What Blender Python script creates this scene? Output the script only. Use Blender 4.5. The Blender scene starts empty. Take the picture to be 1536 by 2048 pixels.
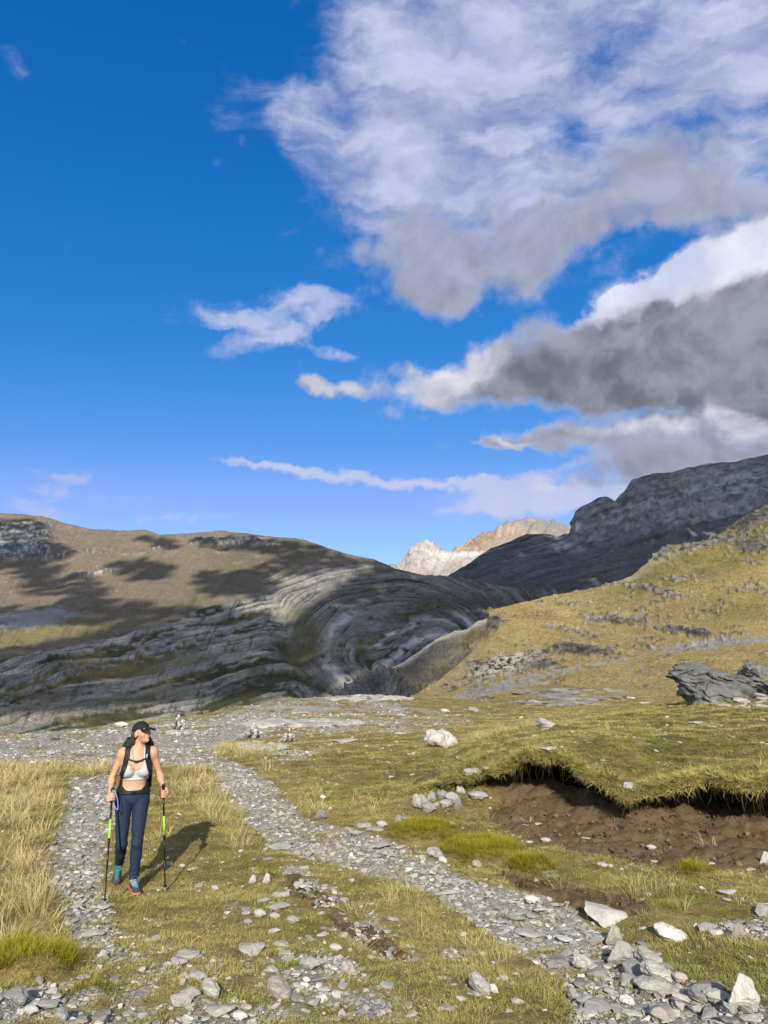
import bpy, bmesh, math, random
import numpy as np
from mathutils import Vector, Matrix

random.seed(7); rng = np.random.default_rng(11)
scene = bpy.context.scene
COL = scene.collection

# ------------------------------------------------------------------ camera
F, PITCH, CAMZ = 1420.0, math.radians(11), 1.6
cam_d = bpy.data.cameras.new('camera'); cam = bpy.data.objects.new('camera', cam_d); COL.objects.link(cam)
cam.location = (0, 0, CAMZ); cam.rotation_euler = (math.radians(90) + PITCH, 0, 0)
cam_d.sensor_fit = 'VERTICAL'; cam_d.sensor_height = 24.0; cam_d.lens = 24.0 * F / 2048
cam_d.clip_start = 0.1; cam_d.clip_end = 60000
scene.camera = cam

# ------------------------------------------------------------------ sun, exposure
SUN_EL, SUN_AZ = math.radians(28), math.radians(0.3)     # straight behind the photographer
SUNV = np.array([math.sin(SUN_AZ) * math.cos(SUN_EL), -math.cos(SUN_AZ) * math.cos(SUN_EL), math.sin(SUN_EL)])
sun_d = bpy.data.lights.new('sun', 'SUN'); sun_d.energy = 3.9; sun_d.angle = math.radians(0.53); sun_d.color = (1.0, 0.93, 0.80)
sun = bpy.data.objects.new('sun', sun_d); COL.objects.link(sun)
sun.rotation_euler = Vector(SUNV).to_track_quat('Z', 'Y').to_euler()
scene.view_settings.view_transform = 'Standard'; scene.view_settings.look = 'None'
scene.view_settings.gamma = 1; scene.view_settings.use_curve_mapping = False
scene.view_settings.exposure = 0.72
scene.render.engine = 'CYCLES'
scene.cycles.max_bounces = 5; scene.cycles.diffuse_bounces = 3; scene.cycles.glossy_bounces = 2
scene.cycles.transmission_bounces = 2; scene.cycles.transparent_max_bounces = 4
EXPO = 2 ** scene.view_settings.exposure

def lin(r, g, b):
    f = lambda c: (c / 255 / 12.92) if c / 255 <= .04045 else ((c / 255 + .055) / 1.055) ** 2.4
    return (f(r), f(g), f(b))

# directions: photo pixel -> unit direction (used to look up where things stand)
_c, _s = math.cos(PITCH), math.sin(PITCH)
def pdir(px, py):
    a = (np.asarray(px, float) - 768) / F; b = (1024 - np.asarray(py, float)) / F
    return np.stack(np.broadcast_arrays(a, _c - b * _s, _s + b * _c), -1)
def proj(P):
    P = np.asarray(P, float); x, y, z = P[..., 0], P[..., 1], P[..., 2] - CAMZ
    d = np.maximum(y * _c + z * _s, 1e-3)
    return 768 + F * x / d, 1024 - F * (-y * _s + z * _c) / d

# ------------------------------------------------------------------ node helper
class NT:
    def __init__(s, tree): s.t = tree; s.t.nodes.clear()
    def n(s, kind, ins=None, **kw):
        nd = s.t.nodes.new(kind)
        for k, v in kw.items(): setattr(nd, k, v)
        for k, v in (ins or {}).items(): s.set(nd, k, v)
        return nd
    def set(s, nd, k, v):
        sock = nd.inputs[k]
        if isinstance(v, bpy.types.NodeSocket): s.t.links.new(v, sock)
        elif isinstance(v, bpy.types.Node): s.t.links.new(v.outputs[0], sock)
        else:
            if hasattr(sock.default_value, '__len__') and len(sock.default_value) == 4 and len(v) == 3: v = (*v, 1)
            sock.default_value = v
    def m(s, op, a, b=0.0, c=0.0, clamp=False):
        return s.n('ShaderNodeMath', {0: a, 1: b, 2: c}, operation=op, use_clamp=clamp).outputs[0]
    def vm(s, op, a, b=(0, 0, 0)):
        nd = s.n('ShaderNodeVectorMath', {0: a, 1: b}, operation=op)
        return nd.outputs['Value'] if op in ('DOT_PRODUCT', 'LENGTH') else nd.outputs[0]
    def noise(s, vec, scale, detail=4, rough=.55, dist=0.0, out='Fac'):
        nd = s.n('ShaderNodeTexNoise', {'Vector': vec, 'Scale': scale, 'Detail': detail, 'Roughness': rough, 'Distortion': dist})
        return nd.outputs['Color' if out == 'Color' else 0]
    def ramp(s, v, lo, hi, a=0.0, b=1.0, smooth=True):
        return s.n('ShaderNodeMapRange', {0: v, 1: lo, 2: hi, 3: a, 4: b}, interpolation_type='SMOOTHSTEP' if smooth else 'LINEAR', clamp=True).outputs[0]
    def mix(s, f, a, b, mode='MIX'):
        nd = s.n('ShaderNodeMix', data_type='RGBA', blend_type=mode)
        s.set(nd, 0, f); s.set(nd, 6, a); s.set(nd, 7, b)
        return nd.outputs[2]
    def attr(s, name, typ='GEOMETRY'):
        return s.n('ShaderNodeAttribute', attribute_name=name, attribute_type=typ)

def material(name, build, rough=.9, spec=.2):
    m = bpy.data.materials.new(name); m.use_nodes = True
    t = NT(m.node_tree); out = t.n('ShaderNodeOutputMaterial')
    b = t.n('ShaderNodeBsdfPrincipled'); t.t.links.new(b.outputs[0], out.inputs[0])
    b.inputs['Roughness'].default_value = rough; b.inputs['Specular IOR Level'].default_value = spec
    build(t, b)
    return m

# ------------------------------------------------------------------ sky
def stereo(px, py):
    d = pdir(px, py); d = d / np.linalg.norm(d, axis=-1, keepdims=True)
    return d[..., 0] / (1 + d[..., 1]), d[..., 2] / (1 + d[..., 1])

def build_world():
    w = bpy.data.worlds.new('World'); scene.world = w; w.use_nodes = True
    t = NT(w.node_tree); out = t.n('ShaderNodeOutputWorld')
    sky = t.n('ShaderNodeTexSky', sky_type='NISHITA', sun_disc=False, sun_elevation=SUN_EL, sun_rotation=math.pi - SUN_AZ,
              altitude=2300, air_density=1.0, dust_density=0.35, ozone_density=2.2)
    hsv = t.n('ShaderNodeHueSaturation', {'Hue': .5, 'Saturation': 1.22, 'Value': 1.0, 'Fac': 1.0, 'Color': sky})
    tint = t.mix(1.0, hsv.outputs[0], (.80, 1.02, 1.02), 'MULTIPLY')
    g = .085 * EXPO                                             # the deep saturated blue of the photograph, channel by channel
    sp = t.n('ShaderNodeSeparateColor', {0: tint})
    ch = [t.m('MULTIPLY', t.m('POWER', t.m('MULTIPLY', sp.outputs[i], g), p), a / g) for i, (p, a) in enumerate(((2.04, 10.8), (.83, .797), (.62, 1.007)))]
    ch[0] = t.m('MINIMUM', ch[0], t.m('MULTIPLY', ch[1], .56))
    tint = t.n('ShaderNodeCombineColor', {0: ch[0], 1: ch[1], 2: ch[2]})
    bg_sky = t.n('ShaderNodeBackground', {'Color': tint, 'Strength': 0.085})
    d = t.vm('NORMALIZE', t.n('ShaderNodeTexCoord').outputs['Generated'])
    sep = t.n('ShaderNodeSeparateXYZ', {0: d})
    den = t.m('MAXIMUM', t.m('ADD', sep.outputs[1], 1.0), .02)
    uv = t.n('ShaderNodeCombineXYZ', {0: t.m('DIVIDE', sep.outputs[0], den), 1: t.m('DIVIDE', sep.outputs[2], den)}).outputs[0]
    # turbulence that frays every outline
    wc = t.noise(d, 7.0, 5, .6, out='Color')
    warp = t.vm('SCALE', t.vm('SUBTRACT', wc, (.5, .5, .5))); warp.node.inputs['Scale'].default_value = .055
    uvw = t.vm('ADD', uv, warp)
    def field(blobs, src):
        tot = None
        for (cx, cy, rx, ry, rot, st) in blobs:
            u0, v0 = stereo(cx, cy); u1, v1 = stereo(cx + 20, cy)
            sc = math.hypot(u1 - u0, v1 - v0) / 20
            mp = t.n('ShaderNodeMapping', {'Vector': src, 'Location': (float(u0), float(v0), 0), 'Rotation': (0, 0, math.radians(rot)),
                                           'Scale': (rx * sc * 1.6, ry * sc * 1.6, 1)}, vector_type='TEXTURE')
            g = t.n('ShaderNodeTexGradient', {'Vector': mp}, gradient_type='SPHERICAL').outputs['Fac']
            tot = t.m('MULTIPLY_ADD', g, st, 0.0 if tot is None else tot)
        return tot
    fine = t.noise(d, 16.0, 8, .62)
    mid = t.noise(t.vm('ADD', d, (3.1, 1.7, .4)), 9.0, 6, .6)
    billow = t.noise(t.vm('ADD', d, (.6, 5.7, 2.4)), 13.0, 7, .55, .4)
    # streaks of the thin high layer
    smap = t.n('ShaderNodeMapping', {'Vector': uvw, 'Rotation': (0, 0, math.radians(-38)), 'Scale': (7, 19, 1)})
    streak = t.noise(smap, 2.4, 7, .6, .15)
    smap2 = t.n('ShaderNodeMapping', {'Vector': uvw, 'Rotation': (0, 0, math.radians(62)), 'Scale': (5, 16, 1)})
    ripple = t.noise(smap2, 4.5, 5, .6, .1)

    W = [(900, 200, 260, 190, 20, 1.25), (1120, 90, 300, 120, 0, 1.0), (1190, 240, 170, 60, -38, 1.0), (740, 260, 130, 130, 0, .85),
         (1420, 150, 190, 70, 5, 1.2), (1480, 20, 190, 70, 0, .7), (440, 200, 60, 70, 0, .55), (570, 250, 90, 80, -25, .62), (730, 50, 120, 90, 40, .55),
         (980, 350, 280, 90, 0, 1.1), (570, 455, 60, 40, 0, .5), (670, 510, 70, 45, 30, .55), (1080, 430, 220, 70, 0, .9), (1480, 300, 120, 120, 0, .9),
         (40, 150, 60, 30, -30, .4), (1700, 150, 300, 300, 0, 1.2), (1200, -200, 600, 220, 0, 1.0), (1150, 265, 80, 34, -38, -.9), (1215, 110, 70, 50, 30, -.7), (1480, 225, 90, 22, 10, -.6), (1330, 260, 60, 22, 0, -.4), (640, 120, 60, 60, 30, -.3), (1250, 520, 90, 40, 25, .6), (1080, 640, 70, 60, 50, .5)]
    Wh = [(1440, 540, 230, 62, 17, 1.7), (1270, 600, 130, 26, 28, 1.3), (1180, 480, 70, 22, 50, .4), (1700, 450, 300, 100, 17, 1.5)]
    Str = [(540, 930, 110, 9, -6, 1.4), (650, 950, 150, 11, -7, 1.5), (800, 967, 150, 9, -2, 1.4), (930, 968, 140, 10, 3, 1.3), (1080, 950, 110, 15, 12, 1.3), (1060, 995, 150, 26, 3, 1.9),
           (990, 1020, 80, 16, 6, 1.5), (1150, 1010, 150, 36, 0, 1.8),
           (60, 935, 110, 14, -6, .72), (80, 990, 90, 30, 30, .6), (190, 990, 110, 12, -4, .55), (330, 1040, 130, 8, 8, .72), (110, 1030, 120, 14, -25, .55), (665, 706, 45, 9, -8, .8), (250, 1020, 200, 40, 0, .28),
           (890, 1025, 22, 8, 10, .7)]
    Cu = [(545, 622, 165, 26, 4, 1.5), (500, 655, 80, 22, -18, 1.3), (510, 690, 75, 20, 4, 1.3), (600, 660, 60, 14, 30, .8), (640, 600, 60, 16, -10, .6)]
    C = [(860, 490, 180, 95, 0, 1.5), (960, 540, 180, 80, 8, 1.4), (1080, 520, 75, 80, 0, 1.2), (880, 590, 70, 45, 0, 1.0), (780, 470, 60, 70, 0, .8),
         (1340, 330, 230, 125, 0, 1.4), (1220, 390, 170, 64, 10, 1.1), (1300, 450, 200, 50, 5, .9), (1480, 400, 130, 70, 0, .9),
         (1340, 690, 250, 90, 12, 2.3), (1180, 720, 190, 75, 0, 2.0), (1530, 680, 170, 120, 0, 2.2), (970, 760, 130, 52, 4, 1.7), (850, 800, 100, 48, 12, 1.6), (800, 735, 60, 26, -10, 1.1),
         (720, 773, 90, 22, 4, 1.3), (612, 766, 36, 26, 0, 1.6), (655, 772, 56, 19, 0, 1.3), (1000, 680, 60, 30, 40, 1.0), (1080, 660, 50, 30, 30, 1.0), (1400, 800, 260, 70, -4, 2.2), (1300, 890, 300, 42, -3, 1.9),
         (1020, 893, 110, 11, 0, 1.5), (1130, 875, 80, 20, 4, 1.5), (1250, 960, 180, 40, 4, 1.7), (1450, 900, 200, 60, 0, 1.9), (1750, 700, 300, 200, 0, 2.2)]
    Dk = [(1270, 700, 300, 110, 8, 1.3), (1500, 690, 220, 130, 0, 1.3), (1120, 770, 160, 50, 5, 1.1), (1400, 790, 280, 70, 0, 1.2), (880, 500, 60, 30, 0, .15), (1350, 920, 200, 24, 0, .7),
          (1150, 880, 180, 14, 3, .6), (1750, 700, 300, 200, 0, .8), (990, 775, 80, 24, 4, .4)]
    Lt = [(800, 800, 110, 60, 10, 1.3), (850, 740, 130, 40, 0, 1.2), (615, 764, 40, 24, 0, 1.2), (690, 770, 80, 16, 0, 1.0), (940, 720, 90, 40, 20, .8), (1180, 1005, 200, 30, 0, 1.4), (1300, 860, 200, 20, -3, .6), (1450, 870, 200, 30, -3, .7), (1010, 893, 80, 8, 0, .8)]
    n0 = lambda n, k, dens: t.m('MULTIPLY_ADD', t.m('SUBTRACT', n, .5), k, dens)
    # out of view: denser, whiter cover added to brighten and neutralise the ambient light
    wide = t.ramp(t.noise(t.vm('ADD', d, (9.2, 0, 0)), 2.6, 6, .6), .38, .54)
    aside = t.ramp(sep.outputs[1], .62, .35)
    aside = t.m('MULTIPLY', aside, t.ramp(sep.outputs[2], .02, .25))
    aw = t.ramp(n0(streak, 1.2, n0(fine, 1.1, n0(ripple, 1.1, n0(mid, .9, field(W, uvw))))), .3, 1.8, 0, .92)
    awide = t.m('MULTIPLY', wide, t.m('MULTIPLY', aside, .92))
    awh = t.ramp(n0(fine, .9, n0(billow, .5, field(Wh, uvw))), .28, .95, 0, .97)
    hm = t.n('ShaderNodeMapping', {'Vector': uvw, 'Rotation': (0, 0, math.radians(6)), 'Scale': (10, 46, 1)})
    hs = t.noise(hm, 1.6, 6, .62, .3)
    sw = t.vm('SCALE', t.vm('SUBTRACT', wc, (.5, .5, .5))); sw.node.inputs['Scale'].default_value = .018
    uvs = t.vm('ADD', uv, sw)
    wc2 = t.vm('SCALE', t.vm('SUBTRACT', t.noise(d, 24.0, 5, .6, out='Color'), (.5, .5, .5))); wc2.node.inputs['Scale'].default_value = .020
    wc1 = t.vm('SCALE', t.vm('SUBTRACT', wc, (.5, .5, .5))); wc1.node.inputs['Scale'].default_value = .030
    ast = t.ramp(n0(hs, 2.6, n0(fine, 2.4, field(Str, t.vm('ADD', uvs, wc2)))), .15, 1.9, 0, .9)
    acu = t.ramp(n0(fine, 2.2, n0(hs, 1.8, n0(mid, .8, field(Cu, t.vm('ADD', uvw, wc2))))), .15, 1.9, 0, .88)
    uvc = t.vm('ADD', uv, t.vm('ADD', wc1, wc2))
    vor = t.n('ShaderNodeTexVoronoi', {'Vector': t.vm('ADD', d, t.vm('SCALE', wc2)), 'Scale': 15.0, 'Detail': 2.0, 'Roughness': .6}, feature='F1').outputs['Distance']
    puff = t.m('SUBTRACT', 1.0, vor)
    cfield = n0(puff, 1.1, n0(billow, .9, n0(fine, 1.1, field(C, uvc))))
    ac = t.ramp(cfield, .02, 1.45, 0, .985)
    dk = t.ramp(n0(billow, .9, n0(mid, .7, field(Dk, uvw))), .05, 1.0)
    ltf = t.ramp(n0(billow, 1.0, n0(fine, .5, field(Lt, uvw))), .15, 1.0)
    k = 1 / EXPO
    S = lambda r, g, b: tuple(v * k for v in lin(r, g, b))
    shW = t.mix(t.ramp(n0(mid, .6, streak), .25, .75), S(156, 165, 206), S(210, 214, 240))
    colW = t.n('ShaderNodeBackground', {'Color': shW, 'Strength': 1.0})
    colWh = t.n('ShaderNodeBackground', {'Color': t.mix(t.ramp(mid, .35, .62), S(205, 210, 236), S(236, 238, 250)), 'Strength': 1.0})
    colSt = t.n('ShaderNodeBackground', {'Color': t.mix(mid, S(178, 188, 228), S(214, 218, 240)), 'Strength': 1.0})
    # relief of the cloud: denser towards the light = lit, thinner = shaded
    bl2 = t.noise(t.vm('ADD', d, (.6 + .004, 5.7 - .010, 2.4 + .022)), 13.0, 7, .55, .4)
    relief = t.m('MULTIPLY_ADD', t.m('SUBTRACT', billow, bl2), 2.6, .5, clamp=True)
    rim = t.ramp(cfield, .2, 1.4, 1, 0)
    body = t.mix(relief, S(146, 151, 172), S(178, 182, 206))
    lit = t.mix(relief, S(172, 175, 194), S(232, 232, 240))
    grey = t.mix(t.ramp(n0(relief, .35, n0(billow, .4, mid)), .22, .78), S(112, 115, 127), S(160, 163, 176))
    core = t.mix(ltf, t.mix(dk, body, grey), lit)
    colC = t.n('ShaderNodeBackground', {'Color': t.mix(t.m('MULTIPLY', rim, .75), core, lit), 'Strength': 1.0})
    colA = t.n('ShaderNodeBackground', {'Color': S(226, 224, 222), 'Strength': 1.0})
    # no scraps where the sky is clear
    aw = t.m('MULTIPLY', aw, t.ramp(field(W, uvw), .04, .38)); ast = t.m('MULTIPLY', ast, t.ramp(field(Str, uvs), .0, .3)); acu = t.m('MULTIPLY', acu, t.ramp(field(Cu, uvw), .0, .35)); awh = t.m('MULTIPLY', awh, t.ramp(field(Wh, uvw), .0, .3))
    sh = bg_sky.outputs[0]
    for fac, bg in ((awide, colA), (ast, colSt), (aw, colW), (acu, colSt), (awh, colWh), (ac, colC)):
        sh = t.n('ShaderNodeMixShader', {0: fac, 1: sh, 2: bg.outputs[0]}).outputs[0]
    t.t.links.new(sh, out.inputs[0])
    w.cycles.sampling_method = 'MANUAL'; w.cycles.sample_map_resolution = 512
build_world()

# ------------------------------------------------------------------ numpy noise
_perm = np.random.default_rng(5).permutation(256); _perm = np.concatenate([_perm, _perm, _perm])
_g3 = np.random.default_rng(6).normal(size=(256, 3)).astype(np.float32); _g3 /= np.linalg.norm(_g3, axis=1, keepdims=True)
def perlin(x, y, z=0.0):
    x, y, z = np.broadcast_arrays(np.asarray(x, np.float32), np.asarray(y, np.float32), np.asarray(z, np.float32))
    xi, yi, zi = np.floor(x).astype(int), np.floor(y).astype(int), np.floor(z).astype(int)
    fx, fy, fz = x - xi, y - yi, z - zi
    u, v, w = (f * f * f * (f * (f * 6 - 15) + 10) for f in (fx, fy, fz))
    def g(i, j, k):
        h = _perm[_perm[_perm[(xi + i) & 255] + ((yi + j) & 255)] + ((zi + k) & 255)]
        gr = _g3[h]; return gr[..., 0] * (fx - i) + gr[..., 1] * (fy - j) + gr[..., 2] * (fz - k)
    L = lambda a, b, q: a + (b - a) * q
    return 1.5 * L(L(L(g(0, 0, 0), g(1, 0, 0), u), L(g(0, 1, 0), g(1, 1, 0), u), v), L(L(g(0, 0, 1), g(1, 0, 1), u), L(g(0, 1, 1), g(1, 1, 1), u), v), w)
def fbm(x, y, z=0.0, o=5, g=.5):
    s, a, f = 0, 1.0, 1.0
    for i in range(o):
        s = s + a * perlin(np.asarray(x) * f + i * 17.3, np.asarray(y) * f - i * 9.1, np.asarray(z) * f); a *= g; f *= 2.03
    return s
def sst(v, a, b):
    q = np.clip((np.asarray(v) - a) / (b - a), 0, 1); return q * q * (3 - 2 * q)
def lerp(a, b, q): return a + (b - a) * q
def mixc(a, b, q): return np.asarray(a) + (np.asarray(b) - np.asarray(a)) * np.asarray(q)[..., None]
def interp(pts):
    xs, ys = zip(*pts); return lambda x: np.interp(x, xs, ys)

# ------------------------------------------------------------------ object helpers
def mesh_obj(name, V, Fc, mat=None, parent=None, smooth=False, attrs=None, loc=None):
    me = bpy.data.meshes.new(name)
    V = np.asarray(V, np.float32)
    if isinstance(Fc, np.ndarray):
        k = Fc.shape[1]; n = len(Fc)
        me.vertices.add(len(V)); me.vertices.foreach_set('co', V.ravel())
        me.loops.add(n * k); me.loops.foreach_set('vertex_index', Fc.astype(np.int32).ravel())
        me.polygons.add(n); me.polygons.foreach_set('loop_start', np.arange(0, n * k, k, dtype=np.int32))
        me.update(calc_edges=True); me.validate()
    else:
        me.from_pydata([tuple(map(float, v)) for v in V], [], Fc)
    if smooth: me.polygons.foreach_set('use_smooth', np.ones(len(me.polygons), bool))
    for an, av in (attrs or {}).items():
        av = np.asarray(av, np.float32)
        if av.ndim == 2:
            at = me.attributes.new(an, 'FLOAT_COLOR', 'POINT'); c4 = np.ones((len(av), 4), np.float32); c4[:, :3] = av
            at.data.foreach_set('color', c4.ravel())
        else:
            at = me.attributes.new(an, 'FLOAT', 'POINT'); at.data.foreach_set('value', av)
    if mat: me.materials.append(mat)
    o = bpy.data.objects.new(name, me); COL.objects.link(o)
    if parent: o.parent = parent
    if loc is not None: o.location = loc
    return o
def tag(o, label=None, cat=None, group=None, kind=None):
    for k, v in (('label', label), ('category', cat), ('group', group), ('kind', kind)):
        if v: o[k] = v
    return o
def empty(name, loc, rz=0):
    o = bpy.data.objects.new(name, None); COL.objects.link(o); o.location = loc; o.rotation_euler = (0, 0, rz); o.empty_display_size = .1
    return o
def grid_faces(nr, nc):
    i = np.arange(nr * nc).reshape(nr, nc)
    return np.stack([i[:-1, :-1], i[:-1, 1:], i[1:, 1:], i[1:, :-1]], -1).reshape(-1, 4)
def grid_normals(P):
    n = np.cross(np.gradient(P, axis=1), np.gradient(P, axis=0)); n /= np.linalg.norm(n, axis=-1, keepdims=True) + 1e-9
    flip = (n * (P - np.array([0, 0, CAMZ]))).sum(-1, keepdims=True) > 0
    return np.where(flip, -n, n)
def inpoly(x, y, poly):
    x, y = np.asarray(x, float), np.asarray(y, float); ins = np.zeros(x.shape, bool); n = len(poly)
    for i in range(n):
        x0, y0 = poly[i]; x1, y1 = poly[(i + 1) % n]
        if y0 == y1: continue
        ins ^= ((y0 > y) != (y1 > y)) & (x < (x1 - x0) * (y - y0) / (y1 - y0) + x0)
    return ins
def blob(PX, PY, lst):
    r = np.zeros(np.shape(PX))
    for (cx, cy, rx, ry, rot, st) in lst:
        c, s = math.cos(math.radians(rot)), math.sin(math.radians(rot)); dx, dy = PX - cx, PY - cy
        q = ((dx * c - dy * s) / rx) ** 2 + ((dx * s + dy * c) / ry) ** 2
        r = np.maximum(r, st * np.exp(-q * .8))
    return r

# rock/terrain material: vertex albedo x fine grain + bump
def terrain_mat(name, scale, bump, grain=.35, squash=1.6):
    def b(t, p):
        geo = t.n('ShaderNodeNewGeometry').outputs['Position']
        a = t.attr('albedo').outputs['Color']
        n1 = t.noise(t.vm('MULTIPLY', geo, (1, 1, squash)), scale, 6, .65)
        n2 = t.noise(t.vm('MULTIPLY', geo, (1, 1, 3.0)), scale * 4.3, 4, .6)
        f = t.m('ADD', t.m('MULTIPLY', t.m('SUBTRACT', n1, .5), grain * 2), t.m('MULTIPLY_ADD', t.m('SUBTRACT', n2, .5), grain * 1.6, 1.0))
        c = t.mix(1.0, a, t.n('ShaderNodeCombineXYZ', {0: f, 1: f, 2: f}).outputs[0], 'MULTIPLY')
        t.set(p, 'Base Color', c)
        h = t.m('ADD', n1, t.m('MULTIPLY', n2, .5))
        t.set(p, 'Normal', t.n('ShaderNodeBump', {'Height': h, 'Strength': bump, 'Distance': .5 / scale}).outputs[0])
    return material(name, b, .95, .05)
# ------------------------------------------------------------------ far terrain
class Layer: pass
def layer(name, x0, x1, dx, top, bot, nrow, rfun, disp, colour, mat, spow=1.0, back=.25):
    xs = np.arange(x0, x1 + dx, dx); s = np.linspace(0, 1, nrow) ** spow
    PX = np.broadcast_to(xs, (nrow, len(xs))).copy()
    T, B = top(xs), bot(xs)
    kk = 25; pad = np.concatenate([np.full(kk, T[0]), T, np.full(kk, T[-1])]); Ts = np.convolve(pad, np.hanning(2 * kk + 3)[1:-1] / np.hanning(2 * kk + 3)[1:-1].sum(), 'valid')
    PY = B + (Ts - B) * s[:, None] + (T - Ts) * sst(s, .78, 1)[:, None]
    def point(px, py):
        d = pdir(px, py); h = np.hypot(d[..., 0], d[..., 1])[..., None]
        q = np.clip((py - bot(px)) / np.minimum(top(px) - bot(px), -1.0), 0, 1)
        return d / h * rfun(px, q)[..., None] + np.array([0, 0, CAMZ])
    P = point(PX, PY); N = grid_normals(P)
    dv, col = disp(PX, PY, P), colour(PX, PY, P)
    P = P + N * dv[..., None]
    # the far side falls away behind the ridge
    tb = []
    rt = np.hypot(P[-1, :, 0], P[-1, :, 1])
    for k in (.08, .3, 1.0):
        q = P[-1].copy(); q[:, :2] *= 1 + back * k
        q[:, 2] -= rt * back * k * (.35 + .3 * k); tb.append(q)
    V = np.concatenate([P, np.array(tb)]); C = np.concatenate([col, np.repeat(col[-1:], 3, 0)])
    o = mesh_obj(name, V.reshape(-1, 3), grid_faces(V.shape[0], V.shape[1]), mat, smooth=True, attrs={'albedo': np.clip(C.reshape(-1, 3), .01, .9)})
    tag(o, kind='structure')
    L = Layer(); L.point = point; L.obj = o; L.P = P
    return L
smax = lambda x: x

# ---- left mountain with the great fold
top_left = interp([(-400, 1050), (-100, 1022), (0, 1028), (80, 1032), (140, 1048), (180, 1055), (240, 1060), (285, 1060), (320, 1072), (380, 1067), (430, 1061), (480, 1066),
                   (550, 1073), (610, 1080), (660, 1096), (700, 1108), (745, 1120), (790, 1140), (850, 1152), (890, 1153), (940, 1160), (1000, 1172), (1100, 1185), (1250, 1195), (1400, 1200)])
bot_left = lambda x: 1480 + 0 * np.asarray(x, float)
def r_left(px, q):
    py_el = 1480 + (top_left(px) - 1480) * q
    r = np.interp(py_el, [1000, 1060, 1120, 1200, 1240, 1290, 1340, 1400, 1440, 1480], [2500, 2250, 1900, 1450, 1250, 1000, 780, 520, 380, 270])
    r = r + 600 * sst(px, 650, 900) * sst(py_el, 1260, 1150)
    return r
def strata(PX, PY):
    w1 = fbm(PX * .006, PY * .012, 1.3, 3)
    rho = np.hypot(PX - 830, (PY - 1300) * 1.6) / (1 + .32 * np.clip((830 - PX) / 300, -.6, 1.3))
    SR = rho + 10 * w1
    SR = lerp(SR, (PY - 1300) * -1.2 + 60 - .5 * (PX - 830) + 20 * w1, sst(rho, 135, 75) * .85)
    SL = 1320 - PY - .235 * PX + 9 * w1 + 8 * fbm(PX * .004, PY * .006, 7.7, 2) + 2.0 * fbm(PX * .03, PY * .05, 2.7, 3)
    bx = np.interp(PY, [1150, 1210, 1330, 1420], [505, 552, 610, 640]) + 14 * w1
    q = sst(PX - bx, -20, 26)
    return SR, SL, q, PX - bx
def fold_masks(PX, PY):
    SR, SL, q, bd = strata(PX, PY)
    n = fbm(PX * .012, PY * .03, 3.1, 5)
    up = 1195 + .235 * (552 - PX)                                  # upper limit of the tilted beds
    up = np.minimum(up, np.interp(PX, [340, 380, 470, 560], [2000, 1225, 1200, 1195]))
    low_l = sst(PY - up + 6 * n, -4, 6) * (1 - q)
    up_r = np.interp(PX, [505, 530, 600, 700, 800, 900, 1100], [1160, 1157, 1140, 1128, 1135, 1140, 1150])
    low_r = sst(PY - up_r + 6 * n, -6, 8) * q
    return SR, SL, q, bd, n, np.clip(low_l + low_r, 0, 1)
def saw(v): return v - np.floor(v)
def beds(SL, SR, q, PX, PY):
    """thick, middle and thin beds, as noise across the layering that runs on along it"""
    u = (PX + .4 * PY) * .006
    L = [perlin(SL * f, u * k, 3.3 + f) for f, k in ((.065, .7), (.17, 1.2), (.42, 2.0))]
    ang = np.arctan2((PY - 1300) * 1.6, PX - 830)
    Rr = [perlin(SR * f, ang * k, 9.3 + f) for f, k in ((.06, .8), (.16, 1.6), (.42, 2.6))]
    return [lerp(a, b, q) for a, b in zip(L, Rr)]
def disp_left(PX, PY, P):
    SR, SL, q, bd, n, rock = fold_masks(PX, PY)
    b0, b1, b2 = beds(SL, SR, q, PX, PY)
    d = rock * (lerp(2.6, 1.2, q) * sst(b0, -.3, .1) + 1.8 * sst(b1, -.2, .1) + 1.1 * b2 + .7 * n)
    rad = np.hypot(P[..., 0], P[..., 1])
    d = d * np.clip(rad / 1000, .22, 1.6)
    gul = fbm(PX * .02 + PY * .01, PY * .002, 2.2, 4)
    d += (1 - rock) * (5 * fbm(PX * .01, PY * .02, 4.4, 4) + 4 * np.abs(gul))
    d += 6 * fbm(P[..., 0] * .004, P[..., 1] * .003, P[..., 2] * .004, 3)
    d -= 9 * np.exp(-(bd / 26) ** 2) * sst(PY, 1170, 1240)
    d += 9 * cliffs(PX, PY)
    return d * sst(PY, 1470, 1440)
def cliffs(PX, PY):
    n = fbm(PX * .015, PY * .04, 9.1, 4)
    lines = [((90, 1116), (250, 1100), 5), ((240, 1112), (340, 1096), 3), ((110, 1158), (240, 1144), 4), ((370, 1088), (540, 1084), 9), ((430, 1104), (560, 1092), 4), ((540, 1084), (640, 1088), 4)]
    r = np.zeros(PX.shape)
    for (ax, ay), (bx_, by), th in lines:
        t = np.clip((PX - ax) / (bx_ - ax), 0, 1); yy = ay + (by - ay) * t
        inside = sst(PX, ax - 10, ax + 25) * sst(PX, bx_ + 10, bx_ - 25)
        r = np.maximum(r, inside * sst(np.abs(PY - yy + 5 * n), th, th * .3) * sst(n, -.5, .1))
    r = np.maximum(r, sst(PX + 20 * n, 112, 84) * sst(PY + 6 * n, 1040, 1052) * sst(PY + 8 * n, 1128, 1108))
    return r
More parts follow.
